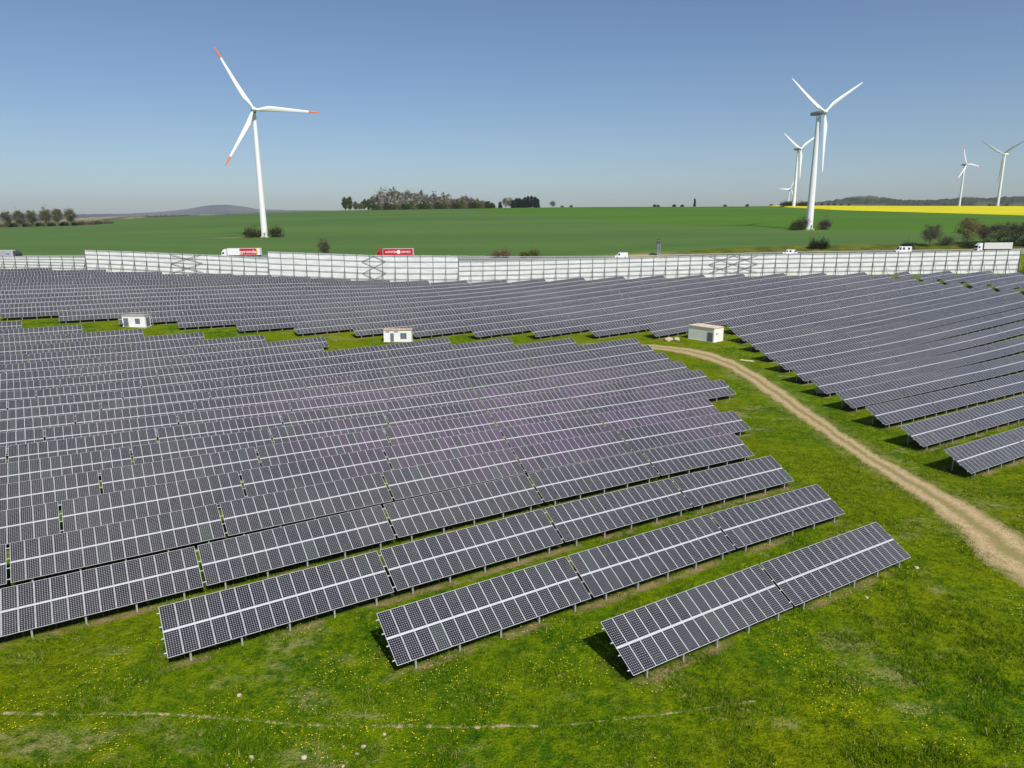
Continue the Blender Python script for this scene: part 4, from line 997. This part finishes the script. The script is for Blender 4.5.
plant('bare_tree', 982.5, 342, 8.2, 3.4, 'twigdark', 'round', 'bare tree directly right of the rust-brown tree', 'tree', seed=23, leaf=.55, thin=.25, base=1.6, nleaf=4600)
plant('bare_tree', 998, 342, 9.4, 3.8, 'twigdark', 'round', 'bare dark tree behind the trailer at the right edge', 'tree', seed=24, leaf=.55, thin=.28, base=1.4, nleaf=5200)
plant('bare_tree', 1015, 343, 9.0, 3.8, 'twigdark', 'round', 'rightmost bare tree beside the motorway', 'tree', seed=25, leaf=.55, thin=.28, base=1.4, nleaf=5200)
plant('bush', 1008, 336, 4.2, 4.8, 'dark', 'bush', 'dark bush behind the tail of the pale grey trailer', 'bush', seed=26, leaf=.4, nleaf=2200)
plant('bush', 1024, 336, 5.0, 4.6, 'dark', 'bush', 'dark bush at the right edge beyond the motorway', 'bush', seed=27, leaf=.4, nleaf=2200)
plant('bush', 988, 336, 3.4, 3.8, 'olive', 'bush', 'olive bush behind the white cab at the right', 'bush', seed=28, leaf=.4, nleaf=1800)
# row of six trees on the left skyline
for i, (px, h, rad) in enumerate([(7.5, 17.5, 5.3), (20.5, 19.5, 5.4), (33.5, 17.2, 4.8), (47, 20.5, 5.3), (58.5, 20, 4.7), (71.5, 20, 5.6)]):
    plant('round_tree', px, 830, h, rad, 'spring', 'round', 'half-leafed round tree, %s from the left of the six on the left skyline' % ORD[i+1], 'tree', 'six trees on the left skyline', seed=31+i, leaf=.9, base=3.0, nleaf=3600, thin=.5)
for i, px in enumerate([-4, 2, 14, 27, 40, 52, 65, 76, 82, 90, 98, 108]):
    plant('shrub', px, 845, 4.2 if px < 76 else 3.2, 4.6, 'bare' if i % 2 else 'twigdark', 'bush', 'low brown shrub in the hedge between the left skyline trees' if px < 76 else 'low brown shrub in the hedge right of the six skyline trees', 'shrub', 'hedge shrubs on the left skyline' if px < 76 else 'hedge shrubs beyond the six trees', seed=40+i % 4, leaf=.9, nleaf=2200)
# wood on the crest
wood = [(345.5,197.5,'green'),(350,198,'green'),(355.5,203,'bare'),(360,204,'bare'),(364.5,200.5,'green'),(369,201,'green'),(373.5,195.5,'bare'),(378,196,'bare'),(382,191,'bare'),(386.5,189.5,'bare'),(391,188.5,'bare'),(395,190.5,'bare'),(399,190,'bare'),(403.5,193,'bare'),(408,192,'bare'),(412.5,191.5,'bare'),(417,193,'bare'),(421.5,192,'bare'),(426,194.5,'bare'),(430,197,'bare'),(434.5,194,'bare'),(439,196.5,'bare'),(443.5,194,'bare'),(448,195.5,'bare'),(453,199,'bare'),(458,198.5,'bare'),(463,197.5,'bare'),(467.5,196.5,'bare'),(472,199,'bare'),(477,200,'bare'),(482,201,'bare'),(487,203.5,'bare')]
for i, (px, yt, kd) in enumerate(wood):
    Y = YC-10+ (i*37 % 30); b = gz((px-512)/716*Y, Y); h = (hor(px)-yt)/716*Y - b
    q = 'ascending from the left'
    lab = ('fresh green tree, %s at the left end of the crest wood' % ORD[[0,1,4,5].index(i)+1]) if kd == 'green' else ('bare grey-brown tree in the crest wood, %s tree from its left end' % ORD[i+1])
    plant('bare_tree' if kd == 'bare' else 'leafy_tree', px, Y, float(h)*(.97+.06*((i*7) % 3)), [3.6, 4.4, 3.2, 5.0, 3.9][i % 5] if kd == 'bare' else 3.6, kd, 'round' if i % 3 else 'tall', lab, 'tree', 'trees of the wood on the crest', seed=50+i, leaf=1.7 if kd == 'bare' else 1.1, thin=.13 if kd == 'bare' else .8, base=float(h)*.08, nleaf=3600 if kd == 'bare' else 4000)
for i, px in enumerate(np.arange(374, 492, 4.2)):
    plant('shrub', float(px), YC-18, 8.5 if i % 3 else 11, 4.6, ['olive', 'green', 'bare', 'olive'][i % 4], 'bush', 'undergrowth shrub at the foot of the bare crest wood', 'shrub', 'undergrowth of the crest wood', seed=60+i % 4, leaf=1.1, nleaf=2200)
plant('conifer', 500.2, YC-5, 8.0, 2.8, 'dark', 'cone', 'smallest dark conifer, alone at the left of the spruce block', 'conifer', seed=70, leaf=1.0, nleaf=1800)
for i, (px, yt) in enumerate([(505.5, 200), (510.5, 199.5)]): plant('bare_tree', px, YC-2, 14.5, 5.0, 'bare', 'tall', 'pale bare tree, %s of two beside the dark spruces' % ('left' if i == 0 else 'right'), 'tree', seed=71+i, leaf=1.2, thin=.25, base=1.5, nleaf=2200)
for i, (px, yt) in enumerate([(513.5,201.5),(516.5,199.5),(519.5,199),(522,200.5),(525,198.5),(528,197.5),(531.5,197),(535,198),(537.5,200)]):
    Y = YC-8+(i % 3)*5; b = gz((px-512)/716*Y, Y); plant('spruce', px, Y, float((hor(px)-yt)/716*Y-b), 3.2, 'dark', 'cone', 'dark spruce, %s from the left in the dense spruce block' % ORD[i+1], 'conifer', 'dark spruces on the crest', seed=73+i % 4, leaf=1.1, nleaf=2600)
plant('bare_tree', 552.5, YC, 9.0, 4.6, 'bare', 'round', 'small round bare tree right of the dark spruces', 'tree', seed=80, leaf=1.0, thin=.3, nleaf=1600, base=1.5)
for i, (px, h, kd) in enumerate([(562, 2.6, 'bare'), (571, 3.4, 'bare'), (654.5, 5, 'dark'), (658, 3.5, 'dark'), (674, 4.4, 'dark'), (682, 3.2, 'dark'), (725, 3, 'olive'), (747, 3.5, 'olive'), (771, 3.2, 'dark')]):
    plant('shrub', px, YC+5, h*.45+1.4, 2.2, kd, 'bush', 'tiny shrub showing over the crest, %s from the left of the scattered nine' % ORD[i+1], 'shrub', 'scattered shrubs over the crest', seed=82+i % 3, leaf=1.0, nleaf=700)
plant('poplar', 694.5, YC, 11.5, 1.4, 'dark', 'cone', 'slim dark column-like tree alone on the crest right of centre', 'tree', seed=85, leaf=.9, nleaf=1200)
for i, px in enumerate([784, 788.5, 793, 800, 805.5]): plant('bush', px, 1036 if px < 798 else 1040, 8.5, 5.0, 'olive' if i != 2 else 'twigdark', 'bush', 'olive bush, %s of five around the second turbine\'s foot' % ORD[i+1], 'bush', 'bushes at the foot of the second turbine', seed=86+i % 3, leaf=1.0, nleaf=1200)
for i, px in enumerate([989, 992.5, 1003, 1006]): plant('bush', px, 1236, 7.5, 4.5, 'dark', 'bush', 'dark bush, %s of four around the rightmost turbine\'s foot' % ORD[i+1], 'bush', 'bushes at the foot of the rightmost turbine', seed=88+i % 3, leaf=1.0, nleaf=1000)
for i, px in enumerate([813, 821, 827, 833, 840, 848]): plant('bare_tree', px, 1500, 13-.6*i, 3.2, 'twigdark', 'tall', 'thin far tree, %s from the left in the line right of the second turbine' % ORD[i+1], 'tree', 'thin trees beyond the crest', seed=90+i % 3, leaf=1.4, thin=.2, nleaf=900, base=2, dz=15)
# tan reeds at the right end of the screen
for i, (X, Y, h) in enumerate([(209.3, 283.5, 6.5), (211.5, 284.5, 8.0)]):
    plant('reed_clump', 0, Y, h, 2.4, 'tan', 'bush', 'tan dry thicket at the right end of the white screen, %s one' % ('lower' if i == 0 else 'higher'), 'thicket', 'dry thickets at the end of the screen', seed=95+i, leaf=.5, thin=.25, nleaf=2600, X=X)

# ------------------------------------------------------------------ roadside sign seen nearly edge-on
sy_ = 329.5; sx_ = X_at(658.5, sy_)
t = thing('road_sign', (sx_, sy_, gz(sx_, sy_)), 'tall narrow roadside sign seen nearly edge-on, dark back on grey posts', 'road sign', None, R(-30))
for yy_ in (-1.6, 1.6):
    m = MB(); m.box((-.12, yy_-.12, -.4), (.12, yy_+.12, 5.4))
    for z in np.arange(0, 5, .8): m.bar((.3, yy_, z), (-.1, yy_, z+.8), .06)
    m.bar((.35, yy_, -.3), (.35, yy_, 5.3), .1); m.build('post', M_galv, t)
m = MB(); m.box((-.25, -2.6, 1.8), (-.15, 2.6, 7.6)); m.build('sign_board', simple('sign_back_dark', (.07,.075,.08), .6), t)
m = MB()
for z in (2.4, 4.6, 6.8): m.box((-.15, -2.5, z-.08), (-.05, 2.5, z+.08))
m.build('rail', M_galv, t)

# ------------------------------------------------------------------ stones, pallet, rubble
M_stone = simple('pale_limestone', (.50,.42,.30), .9, 0, .2, 6)
def stone(x, y, r, label, seed, nm='stone', cat='stone', group=None):
    g_ = np.random.default_rng(seed); import bmesh
    bm = bmesh.new(); bmesh.ops.create_icosphere(bm, subdivisions=2, radius=r*(.72 if r < .5 else 1))
    for v in bm.verts: v.co = Vector((v.co.x*1.15, v.co.y, v.co.z*.7))*(1+g_.uniform(-.18, .18))
    me = bpy.data.meshes.new(nm); bm.to_mesh(me); bm.free(); me.materials.append(M_stone)
    o = link(nm, me); o.location = (x, y, gz(x, y)+r*.3); o.rotation_euler.z = g_.uniform(0, 6); return tag(o, label, cat, group)
for i, (x, y, r, lab) in enumerate([(-17.1, 37.6, .17, 'small pale stone in the grass just above the trodden path'), (-14.5, 32.5, .17, 'pale stone beside a dark tuft near the lower left edge'), (-11.6, 32.5, .21, 'largest pale stone near the bottom edge, left of centre'),
        (-9.3, 31.9, .15, 'pale stone cut by the bottom edge of the picture'), (-8.5, 33.3, .19, 'pale stone, upper one of two touching stones below the trodden path'), (-8.75, 32.8, .12, 'tiny pale stone just under the larger one below the trodden path'), (-15.6, 31.9, .12, 'faint small stone nearest the bottom left corner'), (-7.5, 34.3, .13, 'small brownish stone close under the right part of the trodden path'),
        (28.1, 49.9, .16, 'small tan stone below the right half of the front table row'), (35.0, 55.0, .24, 'lone tan stone by the right end of the front table row')]):
    stone(x, y, r, lab, 100+i)
t = thing('pallet', (52.6, 152.6, gz(52.6, 152.6)), 'pale flat wooden board lying in the grass right of the dirt lane', 'board', None, R(-38))
m = MB()
for i in range(4): m.box((-1.5, -.55+i*.3, .12), (1.5, -.30+i*.3, .16))
m.build('plank', simple('pale_wood', (.62,.54,.38), .8), t)
m = MB()
for x in (-1.3, 0, 1.3): m.box((x-.08, -.55, 0), (x+.08, .6, .12))
m.build('bearer', simple('dull_wood', (.40,.33,.22), .8), t)
for i, (x, y, r) in enumerate([(40.4, 177.0, 1.0), (42.6, 177.6, .8), (56.6, 123.5, .9)]):
    stone(x, y, r, ['tan heap of rubble left of the cream-sided house', 'smaller tan heap beside the rubble left of the cream-sided house', 'greyish heap in the grass below the rear block\'s table ends'][i], 120+i, 'rubble_heap', 'rubble heap')

# ------------------------------------------------------------------ grass blades and dandelions in the foreground
def lane_free(X, Y): return d_lane(X, Y) > rng.uniform(1.6, 3.2, np.shape(X))
def scatter(n, ymin, ymax, pw=1.6):
    Y = ymin+(ymax-ymin)*rng.uniform(0, 1, n)**pw; X = rng.uniform(-1, 1, n)*(.78*Y+4); k = lane_free(X, Y); return X[k], Y[k]
def vnoise(X, Y, s, seed):
    g_ = np.random.default_rng(seed); T = g_.uniform(0, 1, (64, 64)); u = X/s+1000; v = Y/s+1000
    i = np.floor(u).astype(int); j = np.floor(v).astype(int); fu = u-i; fv = v-j; fu = fu*fu*(3-2*fu); fv = fv*fv*(3-2*fv)
    q = lambda a, b: T[a % 64, b % 64]
    return (q(i, j)*(1-fu)+q(i+1, j)*fu)*(1-fv)+(q(i, j+1)*(1-fu)+q(i+1, j+1)*fu)*fv
def blades(name, X, Y, h, wd, mats, per=3, seed=1):
    g_ = np.random.default_rng(seed); n = len(X)
    X = np.repeat(X, per)+g_.normal(0, .07, n*per); Y = np.repeat(Y, per)+g_.normal(0, .07, n*per); h = np.repeat(h, per)*g_.uniform(.6, 1.2, n*per)
    Z = ground(X, Y)-.02; a = g_.uniform(0, 6.28, n*per); dx, dy = np.cos(a)*wd/2, np.sin(a)*wd/2; lx, ly = g_.normal(0, .45, n*per)*h, g_.normal(0, .45, n*per)*h
    V = np.stack([np.stack([X-dx, Y-dy, Z], -1), np.stack([X+dx, Y+dy, Z], -1), np.stack([X+lx, Y+ly, Z+h], -1)], 1).reshape(-1, 3)
    m_ = n*per; me = bpy.data.meshes.new(name); me.vertices.add(len(V)); me.vertices.foreach_set('co', V.reshape(-1)); me.loops.add(m_*3); me.loops.foreach_set('vertex_index', np.arange(m_*3, dtype=np.int32))
    me.polygons.add(m_); me.polygons.foreach_set('loop_start', np.arange(0, m_*3, 3, dtype=np.int32)); me.polygons.foreach_set('loop_total', np.full(m_, 3, dtype=np.int32))
    me.update(calc_edges=True); me.validate(); me.materials.append(mats); at = me.attributes.new('shade_id', 'FLOAT', 'POINT'); at.data.foreach_set('value', np.repeat(g_.uniform(0, 1, n).repeat(per), 3).astype(np.float32))
    return link(name, me)
def blade_mat():
    g = NT('grass_blades'); P = g.n('ShaderNodeNewGeometry').outputs['Position']; at = g.attr('shade_id')
    n1 = g.noise(P, .035, 4, .6); n2 = g.noise(P, .22, 5, .65)
    c = g.mix(at, (.028,.100,.002), (.150,.225,.003)); c = g.mix(g.math('MULTIPLY', g.ramp(n2, .3, .7), .35), c, (.10,.155,.010))
    c = g.mix(g.math('MULTIPLY', g.ramp(at, .93, .97), .8), c, (.30,.27,.11)); g.col(c); g.rough(1.); g.b.inputs['Specular IOR Level'].default_value = .03
    return g.mat
Mb = blade_mat()
X, Y = scatter(230000, 24, 112, 1.5); dn = vnoise(X, Y, 2.2, 5)*.6+vnoise(X, Y, .7, 6)*.4; k = dn > rng.uniform(.22, .62, len(X)); X, Y, dn = X[k], Y[k], dn[k]
tag(blades('grass', X, Y, (.07+.42*dn**2), .055, Mb, 3), kind='stuff', label='green grass with uneven tufts in front of the tables', cat='grass')
# dandelions
nD = 42000; X, Y = scatter(nD, 24, 105, 1.25); a, b = xy_row(X, Y)
dn = vnoise(X, Y, 5, 8)*.55+vnoise(X, Y, 1.6, 9)*.45; k = (dn > .62)&(rng.uniform(0, 1, len(X)) < .55); X, Y = X[k], Y[k]
n = len(X); r = rng.uniform(.022, .046, n); Z = ground(X, Y)+rng.uniform(.10, .2, n); V = []
ang = np.arange(5)*2*math.pi/5; VV = np.zeros((n, 6, 3))
for i in range(5): VV[:, i] = np.stack([X+r*math.cos(ang[i]), Y+r*math.sin(ang[i]), Z], -1)
VV[:, 5] = np.stack([X, Y, Z+r*.6], -1)
F = [(q*6+i, q*6+(i+1) % 5, q*6+5) for q in range(n) for i in range(5)]
me = bpy.data.meshes.new('dandelions'); me.from_pydata(VV.reshape(-1, 3).tolist(), [], F); gD = NT('dandelion_yellow'); gD.col((.70,.58,.03)); gD.rough(.8); me.materials.append(gD.mat); me.update()
tag(link('dandelions', me), 'yellow dandelion heads scattered through the grass', 'flowers', kind='stuff')

# ------------------------------------------------------------------ haze
HZ = 5e-5
if HZ:
    m = MB(); m.box((-9200, -500, -90), (9200, 9300, 260)); g = NT('thin_haze'); g.t.nodes.remove(g.b)
    pv = g.n('ShaderNodeVolumePrincipled'); pv.inputs['Density'].default_value = HZ; pv.inputs['Color'].default_value = (.80,.88,1,1); pv.inputs['Anisotropy'].default_value = .2
    g.l(pv.outputs[0], g.t.nodes['Material Output'].inputs['Volume']); tag(m.build('haze', g.mat), kind='stuff')
